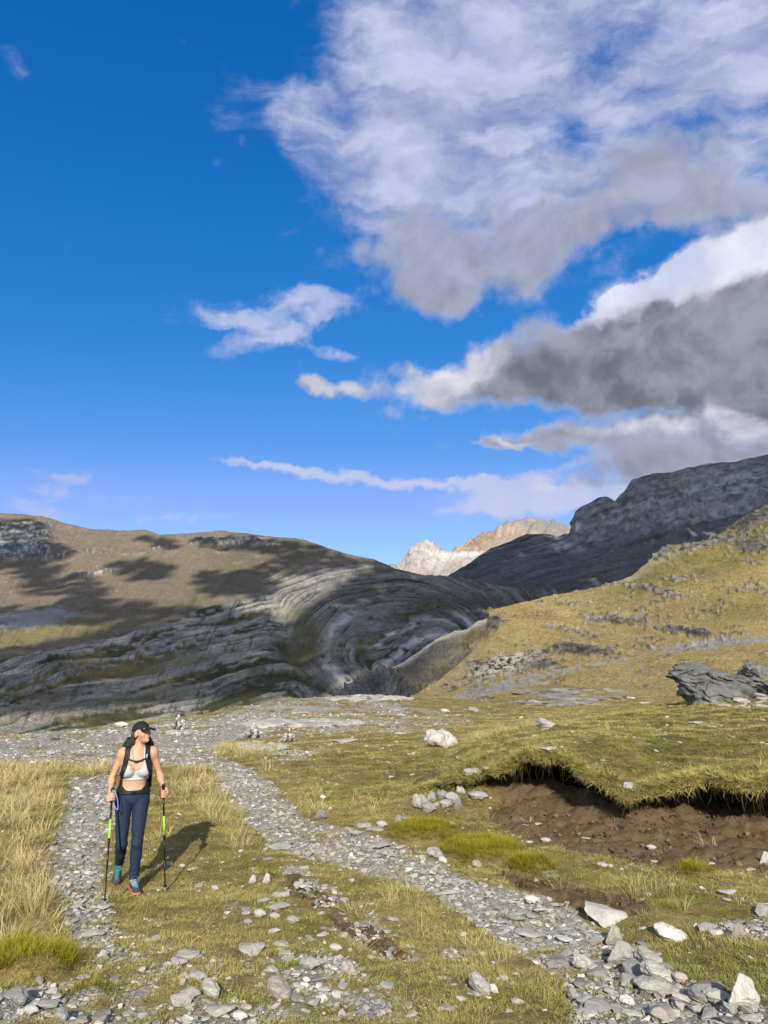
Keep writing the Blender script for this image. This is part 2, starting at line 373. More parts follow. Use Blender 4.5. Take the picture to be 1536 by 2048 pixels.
def col_left(PX, PY, P):
    SR, SL, q, bd, n, rock = fold_masks(PX, PY)
    n2 = fbm(PX * .05, PY * .12, 5.5, 4); n3 = fbm(PX * .004, PY * .012, 8.5, 4); nh = fbm(PX * .25, PY * .3, 1.5, 2)
    tan = mixc((.185, .15, .116), (.145, .126, .088), sst(n3, -.1, .5)); tan = mixc(tan, (.225, .187, .15), sst(n2, .1, .8))
    tan = tan * (1 + .22 * nh[..., None])
    # green runnels on the slope under the beds' top
    gm = blob(PX, PY, [(330, 1160, 120, 40, -30, .8), (430, 1130, 60, 60, -50, .7), (560, 1190, 80, 30, 0, .8), (590, 1100, 70, 16, 0, .7), (230, 1230, 200, 22, 10, .8), (280, 1070, 60, 10, -10, .8)])
    tan = mixc(tan, (.13, .125, .068), .75 * np.clip(gm * sst(n2 + n, -.6, .7), 0, 1))
    shelf = blob(PX, PY, [(60, 1275, 130, 18, 8, 1.0), (-100, 1295, 160, 20, 8, 1), (180, 1255, 80, 10, 10, .7)])
    tan = mixc(tan, (.20, .175, .08), np.clip(shelf * 1.2, 0, 1))
    rockl = blob(PX, PY, [(60, 1240, 110, 20, 4, 1.0), (-60, 1245, 100, 30, 4, 1.)])
    tan = mixc(tan, (.26, .26, .265), sst(rockl + .4 * n2, .4, .8))
    cl = cliffs(PX, PY); tan = mixc(tan, mixc((.12, .12, .12), (.42, .40, .37), sst(nh + n2, -.2, .8)), np.clip(cl * 1.1, 0, 1))
    # beds: pale limestone ribs, dark grass ledges between
    b0, b1, b2 = beds(SL, SR, q, PX, PY)
    tone = np.clip(.5 + lerp(.5, .25, q) * b0 + .5 * b1 + .6 * b2 + .35 * n2 + .2 * n, 0, 1)
    rockc = mixc((.115, .112, .11), (.37, .362, .345), tone) * lerp(1.0, .66, q * sst(PX, 560, 700))[..., None]  # right part of the fold darkened in colour to deepen its cloud shade
    jt = perlin((PX * .9 + PY * .5) * .16, lerp(SL, SR, q) * .04, 1.7); rockc = rockc * (1 - .45 * sst(jt, .28, .5) * (1 - .7 * q))[..., None] * (1 - .5 * sst(b2, -.25, -.5))[..., None] * (1 + .3 * nh[..., None])
    lightband = np.exp(-((SR - 150 - 5 * n) / 10) ** 2) * sst(PY, 1215, 1235) + .8 * np.exp(-((SR - 60) / 9) ** 2) + .6 * np.exp(-((SR - 103 - 8 * n) / 6) ** 2)
    rockc = mixc(rockc, (.56, .56, .575), np.clip(lightband * q * sst(n2, -.8, .2), 0, .8))
    grass = mixc((.065, .066, .034), (.165, .14, .058), sst(n3 + n2 * .6, -.3, .7)) * (1 + .25 * nh[..., None])
    gl = lerp(sst(b0 + .45 * b1 + .3 * n2, .02, -.22), .8 * sst(b0 + .5 * b1 + .4 * n2 + .2, -.12, -.4), q)
    patch = blob(PX, PY, [(610, 1270, 32, 60, 20, 1.1), (590, 1300, 50, 40, 0, .9), (722, 1310, 14, 40, 0, 1.0), (870, 1218, 50, 14, -8, .9), (830, 1228, 60, 12, 20, .8), (530, 1345, 60, 20, 0, .8), (480, 1390, 60, 22, 0, .9),
                          (700, 1200, 60, 7, 12, .5), (150, 1330, 90, 14, 12, .5), (80, 1400, 90, 18, 6, .7), (330, 1340, 120, 12, 14, .8), (250, 1400, 140, 14, 8, .8), (360, 1215, 140, 10, 4, .7), (960, 1210, 60, 12, 0, .8)])
    gl = np.clip(np.maximum(gl, 1.2 * patch * sst(n2, -.9, .4)), 0, 1)
    rockc = mixc(rockc, rockc * np.array((1.0, .95, .86)), .5 + 0 * n)
    warm = blob(PX, PY, [(600, 1400, 120, 20, 12, .7), (330, 1380, 160, 10, 10, .6), (60, 1440, 120, 12, 4, .6), (670, 1300, 16, 20, 0, .6)])
    rockc = mixc(rockc, (.36, .30, .18), np.clip(warm * sst(n2, -.6, .5), 0, 1))
    return mixc(tan, mixc(rockc, grass, gl), rock)
M_ROCKFAR = terrain_mat('far_rock', .06, .6, .3, 2.5)
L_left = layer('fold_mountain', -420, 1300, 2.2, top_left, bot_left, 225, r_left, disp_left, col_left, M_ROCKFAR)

# ---- dark massif on the right
top_right = interp([(820, 1175), (860, 1160), (890, 1153), (925, 1138), (945, 1122), (960, 1113), (982, 1097), (1023, 1082), (1053, 1068), (1083, 1068), (1113, 1072), (1138, 1062), (1146, 1047), (1149, 1026),
                    (1169, 1011), (1194, 996), (1215, 997), (1230, 1004), (1245, 986), (1265, 961), (1285, 952), (1305, 946), (1318, 949), (1366, 938), (1422, 926), (1442, 926), (1492, 920), (1536, 910), (1640, 890), (1760, 905), (1950, 930)])
bot_right = lambda x: 1270 + 0 * np.asarray(x, float)
def r_right(px, q):
    py = 1270 + (top_right(px) - 1270) * q
    r = np.interp(py, [900, 960, 1010, 1050, 1075, 1110, 1150, 1200, 1270], [4100, 3850, 3650, 3400, 3000, 2750, 2350, 1950, 1600])
    return r + 120 * sst(px, 1150, 950)
def bands_r(PX, PY):
    w = fbm(PX * .006, PY * .015, 2.6, 4); S = PY + .26 * (PX - 1150) + 12 * w
    return S, w
def disp_right(PX, PY, P):
    S, w = bands_r(PX, PY); a = saw(S / 19 + .2 * w)
    up = sst(1075 - PY + .10 * (PX - 1200), -20, 25)
    butt = np.abs(fbm(PX * .018 + PY * .006, PY * .004, 6.6, 4))
    d = (10 + 22 * up) * np.where(a < .3, sst(a, 0, .3), sst(a, 1.0, .3)) - 20 * butt * (.5 + up) + 13 * fbm(P[..., 0] * .0016, P[..., 1] * .0016, P[..., 2] * .0016, 4)
    return (d + 5 * fbm(PX * .012, PY * .16 + PX * .03, 1.1, 4)) * (.3 + .7 * sst(PY - np.interp(PX, [800, 1000, 1090, 1160, 1250, 1350, 1960], [1160, 1090, 1065, 1010, 980, 940, 905]), 2, 40))
def col_right(PX, PY, P):
    S, w = bands_r(PX, PY); n2 = fbm(PX * .05, PY * .12, 5.1, 4); nh = fbm(PX * .2, PY * .35, 1.5, 2)
    nf = fbm(PX * .1, (PY + .26 * PX) * .5, 8.5, 4)
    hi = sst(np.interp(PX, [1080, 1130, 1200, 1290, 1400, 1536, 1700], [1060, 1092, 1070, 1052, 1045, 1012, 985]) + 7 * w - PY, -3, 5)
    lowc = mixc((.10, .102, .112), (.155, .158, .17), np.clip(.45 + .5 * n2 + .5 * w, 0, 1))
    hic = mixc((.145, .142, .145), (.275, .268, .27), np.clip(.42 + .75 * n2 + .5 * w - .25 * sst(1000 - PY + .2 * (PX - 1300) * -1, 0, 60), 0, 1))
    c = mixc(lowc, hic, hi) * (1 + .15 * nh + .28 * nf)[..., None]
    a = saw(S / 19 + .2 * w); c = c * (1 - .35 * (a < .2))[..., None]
    pale = blob(PX, PY, [(1230, 1030, 60, 16, 20, .7), (1330, 1000, 120, 18, 10, .5), (1470, 975, 60, 22, 14, .7), (1160, 1062, 40, 10, -20, .9), (1135, 1093, 30, 9, -5, .8), (1400, 1030, 160, 14, 12, .6)])
    c = mixc(c, (.47, .46, .475), np.clip(pale * (.45 + .8 * n2 + .5 * nf), 0, .9))
    c = c * (1 + .5 * perlin(S * .22, PX * .006, 1.1) + .35 * perlin(S * .6, PX * .012, 4.1))[..., None]
    g = blob(PX, PY, [(1050, 1190, 150, 30, 0, .9), (1180, 1165, 120, 14, 5, .8), (1300, 1090, 160, 26, 18, .5), (960, 1170, 90, 30, 0, .5)])
    return mixc(c, (.085, .082, .06), np.clip(g * (.6 + .6 * n2), 0, .9))
M_MASSIF = terrain_mat('massif_rock', .03, .55, .3, 5.0)
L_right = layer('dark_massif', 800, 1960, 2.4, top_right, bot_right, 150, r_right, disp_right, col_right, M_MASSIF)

# ---- sunlit peaks far behind the pass
top_or = interp([(840, 1130), (880, 1110), (901, 1095), (930, 1077), (962, 1057), (982, 1056), (1012, 1049), (1043, 1038), (1073, 1031), (1108, 1034), (1129, 1046), (1160, 1058), (1240, 1075), (1400, 1120)])
def r_const(r0, r1, b, topf):
    return lambda px, q: r0 + (r1 - r0) * q + 0 * np.asarray(px)
def col_or(PX, PY, P):
    n = fbm(PX * .02, PY * .05, 3.3, 5); nh = fbm(PX * .12, PY * .3, 2.3, 3)
    c = mixc((.36, .255, .175), (.44, .345, .255), np.clip(.5 + n, 0, 1)) * (1 + .25 * nh[..., None])
    gr = blob(PX, PY, [(1095, 1048, 70, 16, -8, 1.2), (1010, 1050, 40, 6, 10, .7), (1000, 1085, 40, 10, 25, .7), (1140, 1070, 60, 20, 0, 1.2), (960, 1075, 16, 8, 30, .6)])
    return mixc(c, (.27, .255, .25), np.clip(gr * (.8 + .8 * n), 0, 1))
disp_pk = lambda amp: (lambda PX, PY, P: .55 * amp * (fbm(P[..., 0] * .0022, P[..., 1] * .0016, P[..., 2] * .0032, 6, .58) - 1.1 * np.abs(fbm(PX * .03 + PY * .02, PY * .012, 4, 4))) * sst(PY, 2000, 1100))
L_or = layer('ochre_peak', 830, 1400, 2, top_or, lambda x: 1180 + 0 * np.asarray(x, float), 60, r_const(5400, 6900, 0, top_or), disp_pk(90), col_or, terrain_mat('ochre_rock', .02, .9, .25))
top_wh = interp([(690, 1180), (760, 1160), (793, 1132), (805, 1117), (826, 1097), (841, 1084), (856, 1079), (868, 1082), (886, 1095), (906, 1097), (932, 1098), (962, 1097), (1000, 1110), (1080, 1140)])
def col_wh(PX, PY, P):
    n = fbm(PX * .03, PY * .05, 3.9, 5); nh = fbm(PX * .12, PY * .3, 2.9, 3)
    c = mixc((.42, .375, .345), (.58, .53, .49), np.clip(.5 + n, 0, 1)) * (1 + .3 * nh[..., None])
    gr = blob(PX, PY, [(880, 1140, 70, 9, 6, .9), (820, 1120, 12, 20, -20, .6), (930, 1120, 50, 6, 8, .6)])
    c = mixc(c, (.33, .30, .29), np.clip(gr * (.7 + .8 * n), 0, 1))
    br = blob(PX, PY, [(870, 1105, 14, 22, 20, 1), (925, 1105, 50, 8, -6, 1.)])
    return mixc(c, (.66, .62, .58), np.clip(br * (.7 + n), 0, 1))
L_wh = layer('white_peak', 700, 1070, 1.6, top_wh, lambda x: 1190 + 0 * np.asarray(x, float), 70, r_const(4700, 5700, 0, top_wh), disp_pk(75), col_wh, terrain_mat('pale_rock', .025, 1.0, .25))
top_bl = interp([(560, 1190), (700, 1165), (770, 1130), (785, 1125), (800, 1128), (830, 1150), (900, 1180)])
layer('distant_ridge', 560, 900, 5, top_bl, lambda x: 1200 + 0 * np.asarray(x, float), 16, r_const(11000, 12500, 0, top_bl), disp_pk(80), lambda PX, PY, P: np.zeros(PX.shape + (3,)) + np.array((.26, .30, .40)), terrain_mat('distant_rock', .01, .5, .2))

# ---- ravine ridge and scree cone between the meadow and the fold
top_rv = interp([(700, 1420), (740, 1385), (770, 1350), (792, 1333), (830, 1309), (870, 1281), (910, 1263), (935, 1259), (952, 1244), (1000, 1228), (1040, 1240), (1120, 1260)])
def disp_rv(PX, PY, P):
    s = PY + .62 * PX + 20 * fbm(PX * .01, PY * .01, 2, 3)
    return (1.6 * saw(s / 17) + 3.5 * fbm(PX * .02, PY * .02, 3.4, 5) + .8 * saw(s / 5)) * (.15 + .85 * sst(PY - top_rv(PX), 2, 30))
def col_rv(PX, PY, P):
    n = fbm(PX * .03, PY * .06, 2.1, 5); nh = fbm(PX * .2, PY * .3, 2.9, 3)
    s = PY + .62 * PX + 20 * fbm(PX * .01, PY * .01, 2, 3)
    c = mixc((.16, .153, .145), (.26, .25, .23), np.clip(.5 + n, 0, 1)) * (1 - .3 * (saw(s / 5) < .2))[..., None] * (1 + .3 * nh[..., None])
    cr = np.exp(-((PY - top_rv(PX)) / 9) ** 2); c = mixc(c, (.46, .42, .35), cr * .8)  # crest paled in colour as if the sun caught it
    g = blob(PX, PY, [(950, 1290, 60, 30, 35, 1.1), (880, 1345, 60, 16, 20, .9), (990, 1260, 30, 30, 30, 1)])
    c = mixc(c, (.13, .115, .042), np.clip(g * (.7 + .8 * n), 0, 1))
    tn = blob(PX, PY, [(880, 1325, 70, 10, 22, .8)]); return mixc(c, (.30, .27, .215), np.clip(tn, 0, 1))
M_NEARROCK = terrain_mat('ravine_rock', .16, .9)
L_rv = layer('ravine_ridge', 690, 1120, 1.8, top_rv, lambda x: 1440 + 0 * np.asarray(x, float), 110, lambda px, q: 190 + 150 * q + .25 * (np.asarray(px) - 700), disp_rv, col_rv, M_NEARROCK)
top_sc = interp([(560, 1440), (640, 1405), (668, 1393), (700, 1370), (740, 1342), (758, 1330), (772, 1328), (790, 1336), (815, 1352), (850, 1376), (900, 1395), (960, 1420)])
def col_sc(PX, PY, P):
    n = fbm(PX * .03, PY * .06, 4.1, 5); nh = fbm(PX * .3, PY * .3, 2.9, 3)
    st = saw((PY + .75 * PX) / 11 + .6 * n)
    c = mixc((.125, .125, .13), (.19, .19, .19), np.clip(.5 + n, 0, 1)) * (1 + .35 * nh[..., None]) * (1 - .15 * (st < .3))[..., None]
    return mixc(c, (.24, .19, .10), np.clip(sst(PX + 30 * n, 800, 850) * .8, 0, 1))
L_sc = layer('scree_cone', 560, 960, 1.8, top_sc, lambda x: 1450 + 0 * np.asarray(x, float), 70, lambda px, q: 120 + 75 * q + 0 * np.asarray(px),
             lambda PX, PY, P: 1.6 * fbm(PX * .03, PY * .05, 6, 5) + .8 * fbm(PX * .12, PY * .12, 3, 3), col_sc, M_NEARROCK)

# ---- golden hillside on the right
top_hill = interp([(760, 1425), (800, 1403), (820, 1390), (850, 1372), (881, 1356), (905, 1340), (927, 1322), (943, 1305), (955, 1291), (966, 1277), (971, 1262), (974, 1240), (981, 1215), (996, 1210), (1016, 1206), (1053, 1199), (1118, 1190), (1146, 1185), (1170, 1180), (1193, 1173), (1230, 1162),
                   (1262, 1149), (1288, 1132), (1308, 1110), (1333, 1088), (1375, 1081), (1413, 1076), (1445, 1063), (1463, 1055), (1480, 1042), (1500, 1026), (1536, 1007), (1620, 985), (1720, 972), (1950, 950)])
bot_hill = lambda x: 1450 + 0 * np.asarray(x, float)
r_hill_top = interp([(760, 66), (820, 80), (881, 100), (927, 130), (960, 165), (1000, 215), (1100, 290), (1250, 320), (1350, 340), (1463, 350), (1560, 390), (1950, 420)])
hill_smooth = interp([(760, 1410), (820, 1385), (881, 1355), (927, 1320), (960, 1275), (1000, 1225), (1053, 1199), (1146, 1180), (1262, 1149), (1350, 1095), (1463, 1050), (1536, 1005), (1720, 970), (1950, 950)])
def r_hill(px, q):
    py = 1450 + (top_hill(px) - 1450) * q
    rt = r_hill_top(px); u = np.clip((1425 - py) / (1425 - hill_smooth(px)), 0, 1.15)
    return np.where(py > 1425, 52 + (1450 - py) * .12, 55 + (rt - 55) * u ** 1.35)
OUT = [(1380, 1092, 70, 14, 8, 1.0), (1500, 1085, 50, 26, 0, 1.0), (1510, 1036, 60, 20, 30, 1.5), (1430, 1082, 70, 10, 8, 1.2), (1330, 1100, 40, 16, 25, .9), (1240, 1168, 40, 6, 4, .9), (1290, 1178, 60, 7, -6, 1.0), (1350, 1193, 30, 8, -8, .9), (1360, 1160, 40, 10, -4, .8), (1490, 1178, 50, 12, 0, .8), (1510, 1120, 30, 8, 5, .7),
       (1230, 1240, 80, 11, -3, 1.1), (1140, 1262, 60, 6, -6, .8), (1160, 1300, 70, 13, -2, 1.2), (1080, 1302, 50, 10, -4, .9), (1380, 1265, 70, 8, -6, 1.1), (1250, 1215, 60, 5, -4, .6), (1005, 1332, 75, 22, 8, 1.35), (970, 1350, 40, 20, 10, 1.0), (1080, 1328, 50, 14, 0, 1.0), (950, 1378, 30, 18, 20, .9),
       (990, 1245, 14, 24, -20, 1.2), (976, 1262, 8, 26, 0, 1.0), (1130, 1205, 80, 7, -5, .6), (1060, 1225, 50, 7, 5, .6), (1330, 1235, 60, 5, -4, .6), (1420, 1225, 60, 5, -5, .5), (1440, 1150, 30, 5, 4, .5), (905, 1372, 20, 10, 20, .7), (1180, 1275, 40, 5, -6, .7), (1290, 1290, 50, 5, -4, .6), (1440, 1210, 40, 6, 0, .5), (870, 1385, 20, 8, 20, .6)]
PAVE = [(1430, 1285, 130, 10, 6, 1.1), (1000, 1372, 110, 14, 14, 1.0), (1110, 1345, 90, 9, 12, .8), (1210, 1325, 80, 7, 8, .7)]
def hill_m(PX, PY):
    n = fbm(PX * .02, PY * .06, 2.7, 5); n2 = fbm(PX * .08, PY * .2, 7.2, 4)
    oc = sst(blob(PX, PY, OUT) + .55 * n2 + .25 * n, .45, .85)
    lg = fbm(PX * .016, (PY + .12 * PX) * .16, 5.7, 4); spk = np.maximum(sst(n + .7 * n2, .95, 1.2) * .6, sst(lg, .42, .62) * sst(n, -.5, .2) * sst(PY, 1110, 1180) * .95)
    return n, n2, np.maximum(oc, spk)
def disp_hill(PX, PY, P):
    n, n2, oc = hill_m(PX, PY); r = np.hypot(P[..., 0], P[..., 1])
    led = saw((PY + .10 * (PX - 1200) + 9 * n) / 10)
    d = .9 * fbm(P[..., 0] * .03, P[..., 1] * .02, P[..., 2] * .05, 3) + oc * (.42 * sst(led, 0.0, .75) * sst(led, 1.0, .9) + .22 * n2 + .12)
    d = d + .03 * n2
    return d * np.clip(r / 150, .3, 1.6) * sst(PY, 1446, 1420)
def col_hill(PX, PY, P):
    n, n2, oc = hill_m(PX, PY); n3 = fbm(PX * .006, PY * .015, 4.2, 4); nh = fbm(PX * .3, PY * .5, 2.4, 3)
    st = fbm(PX * .012 + PY * .03, PY * .11 - PX * .02, 6.4, 5)
    gold = mixc((.285, .215, .085), (.38, .30, .135), np.clip(.5 + st, 0, 1)); green = mixc((.12, .118, .032), (.20, .182, .055), np.clip(.5 + n2, 0, 1))
    gw = sst(PY - (1225 - .34 * (PX - 1230)), 20, -25) * sst(PX, 1120, 1260)
    gw = np.maximum(gw, blob(PX, PY, [(1480, 1225, 120, 26, 0, .9), (1180, 1180, 60, 8, 5, .8), (900, 1380, 60, 14, 24, .5), (1090, 1355, 60, 5, 5, .8), (960, 1270, 14, 40, 0, .3), (1000, 1400, 100, 8, 0, .8)]))
    c = mixc(gold, green, np.clip(gw * .8 + .55 * st + .3 * n3 - .05, 0, 1)); c = mixc(c, (.38, .30, .15), np.clip(sst(st + .4 * n2, .35, .9) * .6, 0, 1))
    c = c * (1 + .38 * nh + .22 * fbm(PX * .15, PY * .4, 6.1, 3))[..., None]
    tanl = blob(PX, PY, [(1330, 1112, 70, 10, 25, .8), (1270, 1150, 40, 6, 25, .8), (910, 1350, 40, 16, 35, .5)]); c = mixc(c, (.36, .31, .19), np.clip(tanl, 0, .8))
    rk = mixc((.14, .13, .11), (.36, .335, .285), np.clip(.45 + .6 * n2 + .4 * nh, 0, 1))
    lime = blob(PX, PY, [(1000, 1330, 60, 20, 8, 1.0), (960, 1345, 40, 18, 10, .9), (945, 1378, 30, 14, 10, .7)]); rk = mixc(rk, mixc((.06, .055, .05), (.50, .465, .39), sst(n2 + .6 * nh, -.25, .1)), np.clip(lime * 1.2, 0, 1))
    dark = blob(PX, PY, [(1160, 1302, 60, 9, -4, 1.1), (1385, 1268, 50, 6, -10, 1.0), (990, 1247, 9, 22, -20, 1.0), (1505, 1040, 60, 16, 30, 1.1), (1250, 1248, 50, 4, -4, .8), (1080, 1332, 36, 7, 0, .7), (1350, 1104, 40, 8, 20, .7), (1500, 1092, 40, 14, 0, .7)])  # dark rock, and shade of the outcrop faces put into the colour
    rk = rk * (1 - .7 * sst(fbm(PX * .05, PY * .4, 8.8, 3), .05, .4))[..., None]; rk = mixc(rk, (.035, .033, .032), np.clip(dark * (.7 + .8 * n2), 0, .95))
    c = mixc(c, rk, np.clip(oc, 0, 1))
    pv = sst(blob(PX, PY, PAVE) + .5 * n2, .45, .8); pg = mixc((.22, .213, .20), (.33, .32, .30), np.clip(.5 + n2 + nh, 0, 1)); c = mixc(c, pg, pv)
    return c
L_hill = layer('golden_hillside', 756, 1960, 1.9, top_hill, bot_hill, 250, r_hill, disp_hill, col_hill, terrain_mat('hillside_turf', .9, .9, .4), back=.5)

# ---- clouds that stand behind and above the photographer and throw the shadows seen on the slopes
M_CLOUD = material('cloud_vapour', lambda t, p: t.set(p, 'Base Color', (.88, .89, .92)), 1, 0)
def ico(sub):
    bm = bmesh.new(); bmesh.ops.create_icosphere(bm, subdivisions=sub, radius=1); V = np.array([v.co[:] for v in bm.verts]); Fc = [[v.index for v in f.verts] for f in bm.faces]; bm.free()
    return V, np.array(Fc)
ICO2, ICO3 = ico(2), ico(3)
UPV = np.array([-math.sin(SUN_AZ) * math.sin(SUN_EL), math.cos(SUN_AZ) * math.sin(SUN_EL), math.cos(SUN_EL)]); RTV = np.cross(UPV, SUNV)
def cloud(L, poly, step, T, grow=.8, lump=.25, keep=None, vs=1.0):
    xs = [p[0] for p in poly]; ys = [p[1] for p in poly]; VV, FF, off = [], [], 0
    gx, gy = np.meshgrid(np.arange(min(xs), max(xs) + 1, step), np.arange(min(ys), max(ys) + 1, step * .8))
    gx = gx + rng.uniform(-.3, .3, gx.shape) * step; gy = gy + rng.uniform(-.3, .3, gy.shape) * step
    ok = inpoly(gx, gy, poly)
    for px, py in zip(gx[ok], gy[ok]):
        P = L.point(np.array(px), np.array(py)); r = np.hypot(P[0], P[1])
        up, dn = L.point(np.array(px), np.array(py - step * .5)), L.point(np.array(px), np.array(py + step * .5))
        ru = step * r / F * grow; rw = max(abs((up - dn) @ UPV) * grow * .8 * vs, ru * .35)
        V, Fc = ICO2
        k = 1 + lump * fbm(V[:, 0] * 1.3 + px, V[:, 1] * 1.3 + py, V[:, 2] * 1.3, 3)[:, None]
        Q = V * k
        VV.append((P + SUNV * (T + rng.uniform(-80, 80))) + Q[:, :1] * RTV * ru + Q[:, 1:2] * UPV * rw + Q[:, 2:] * SUNV * max(ru, 90)); FF.append(Fc + off); off += len(V)
    if VV:
        o = mesh_obj('cloud', np.concatenate(VV), np.concatenate(FF), M_CLOUD, smooth=True); tag(o, kind='stuff')
cloud(L_right, [(855, 1165), (900, 1140), (960, 1090), (1050, 1050), (1140, 1030), (1200, 985), (1300, 930), (1560, 890), (1800, 880), (1800, 1240), (900, 1240)], 45, 3600, .95)
cloud(L_left, [(0, 1212), (90, 1222), (150, 1200), (190, 1192), (250, 1208), (400, 1216), (520, 1226), (575, 1240), (640, 1205), (700, 1160), (760, 1125), (1000, 1150), (1250, 1180), (1250, 1350), (900, 1330), (690, 1345), (640, 1385), (560, 1380), (450, 1385), (300, 1405), (120, 1425), (-60, 1440), (-300, 1440), (-300, 1300), (-60, 1300), (40, 1302), (140, 1280), (190, 1262), (60, 1252), (-300, 1258), (-300, 1212)], 17, 3000, .72)
cloud(L_left, [(-200, 1100), (0, 1100), (40, 1088), (80, 1086), (110, 1090), (150, 1102), (165, 1110), (120, 1125), (95, 1165), (70, 1175), (30, 1140), (-200, 1130)], 14, 3000, .82)
cloud(L_left, [(225, 1128), (270, 1120), (330, 1124), (345, 1145), (320, 1160), (270, 1158)], 14, 3000, .85)
cloud(L_left, [(385, 1150), (430, 1140), (500, 1150), (545, 1150), (560, 1185), (520, 1200), (430, 1190), (400, 1175)], 15, 3000, .82)
cloud(L_left, [(265, 1068), (300, 1074), (350, 1082), (365, 1098), (330, 1102), (285, 1085)], 9, 3000, .8)
cloud(L_left, [(380, 1078), (480, 1074), (560, 1080), (640, 1092), (700, 1118), (760, 1130), (700, 1140), (600, 1128), (560, 1108), (470, 1100), (390, 1096)], 13, 3000, .66)
cloud(L_sc, [(600, 1400), (660, 1392), (740, 1340), (775, 1322), (815, 1350), (840, 1375), (800, 1400), (700, 1420)], 9, 3000, 1.0, vs=1.5)
cloud(L_rv, [(770, 1345), (830, 1318), (880, 1290), (900, 1300), (860, 1340), (820, 1370), (780, 1380)], 10, 3000, 1.0)
cloud(L_left, [(60, 1150), (150, 1145), (230, 1175), (200, 1195), (120, 1200), (40, 1185)], 14, 3000, .62)
cloud(L_left, [(-200, 1040), (30, 1035), (95, 1050), (100, 1085), (0, 1090), (-200, 1085)], 12, 3000, .55)
cloud(L_left, [(560, 1110), (640, 1118), (690, 1135), (640, 1150), (560, 1150), (500, 1138)], 12, 3000, .6)
# ------------------------------------------------------------------ the meadow: height of the ground
def tps_fit(pts, vals, reg=1e-3):
    pts = np.asarray(pts, float); n = len(pts)
    r = np.linalg.norm(pts[:, None] - pts[None], axis=-1); K = r * r * np.log(r + 1e-9)
    A = np.zeros((n + 3, n + 3)); A[:n, :n] = K + reg * np.eye(n); A[:n, n] = 1; A[:n, n + 1:] = pts; A[n:, :n] = A[:n, n:].T
    w = np.linalg.solve(A, np.concatenate([vals, [0, 0, 0]]))
    def ev(q):
        q = np.asarray(q, float); sh = q.shape[:-1]; q = q.reshape(-1, 2); out = np.empty(len(q))
        for i in range(0, len(q), 40000):
            b = q[i:i + 40000]; rr = ((b[:, None] - pts[None]) ** 2).sum(-1)
            out[i:i + 40000] = (.5 * rr * np.log(rr + 1e-12)) @ w[:n] + w[n] + b @ w[n + 1:]
        return out.reshape(sh)
    return ev
def XYL(X, Y): return np.stack([1.6 * np.asarray(X) / np.asarray(Y), np.log(np.asarray(Y))], -1)
def ctrlY(px, py, Y):
    d = pdir(px, py); return d[0] / d[1], Y, CAMZ + d[2] / d[1] * Y
def ctrlz(px, py, z):
    d = pdir(px, py); Y = (z - CAMZ) / (d[2] / d[1]); return d[0] / d[1], Y, z
CB = [ctrlY(*p) for p in [(0, 2048, 4.1), (400, 2048, 4.1), (768, 2048, 4.0), (1150, 2048, 3.9), (1536, 2048, 3.8), (0, 1850, 6.3), (400, 1850, 6.5), (768, 1850, 6.6), (1150, 1850, 6.3), (1536, 1850, 5.9),
      (0, 1700, 9.0), (500, 1700, 9.4), (768, 1700, 9.4), (0, 1560, 14.5), (300, 1560, 15.5), (600, 1560, 15), (760, 1600, 12.5), (0, 1480, 27), (300, 1480, 27), (600, 1480, 24), (885, 1497, 20),
      (0, 1457, 36), (300, 1440, 38), (500, 1407, 52), (680, 1391, 60), (840, 1402, 58), (1000, 1412, 58), (1200, 1412, 56), (-300, 1850, 6.0), (-300, 1560, 13), (-300, 1462, 34), (1800, 1850, 5.5), (1800, 2048, 3.6), (-300, 2048, 4.0), (1400, 1412, 54), (1700, 1412, 50)]]
CB += [ctrlz(*p) for p in [(268, 1783, -.834), (980, 1637, -.78), (1050, 1680, -.72), (1130, 1690, -.68), (1260, 1718, -.64), (1400, 1738, -.58), (1536, 1745, -.5), (1700, 1750, -.45), (1100, 1760, -.66)]]
CB += [ctrlY(*p) for p in [(880, 1588, 12), (960, 1584, 11.6), (1050, 1608, 11), (1130, 1640, 10.3), (1260, 1662, 9.2), (1400, 1664, 9.2), (1536, 1690, 8.6), (1700, 1690, 8.3)]]
CB += [(0, .8, 0.0), (.6, .8, 0.02), (-.6, .8, 0.0), (0, 2, -.14), (.5, 2, -.1), (-.5, 2, -.14)]
_fb = tps_fit([(1.6 * t, math.log(Y)) for t, Y, z in CB], [z for t, Y, z in CB], 2e-3)
LIP = [ctrlY(*p) for p in [(820, 1587, 12.6), (850, 1580, 12.3), (880, 1572, 12), (920, 1560, 11.8), (960, 1546, 11.6), (1000, 1526, 11.3), (1050, 1506, 11), (1130, 1520, 10.3), (1200, 1556, 9.7), (1260, 1592, 9.2), (1310, 1572, 9.3), (1400, 1556, 9.2), (1470, 1560, 8.9), (1536, 1558, 8.6), (1700, 1568, 8.3), (1900, 1578, 8.0)]]
_lt = np.array([p[0] for p in LIP]); _ly = np.array([p[1] for p in LIP])
lipY = lambda t: np.interp(t, _lt, _ly) + .16 * fbm(np.asarray(t) * 24, 1.7, 0, 3)
LT0, LT1 = _lt[0], _lt[-1]
CT = LIP + [ctrlY(*p) for p in [(1050, 1468, 15), (1200, 1446, 17), (1400, 1446, 15), (1536, 1446, 13), (1380, 1402, 26), (1536, 1395, 22), (930, 1492, 18.5), (1100, 1452, 21), (1250, 1428, 24), (1700, 1440, 12), (1700, 1385, 20), (1536, 1362, 27), (1450, 1385, 28), (1800, 1360, 26)]]
CT += [(t, Y, -2.4) for t, Y in ((.10, 30), (.2, 34), (.3, 38), (.4, 46))] + [(.02, 16, -1.3), (.0, 13, -1.0), (.02, 22, -1.6), (.55, 45, .2), (.7, 40, .6), (.47, 40, -.7), (.5, 60, -1.2)]
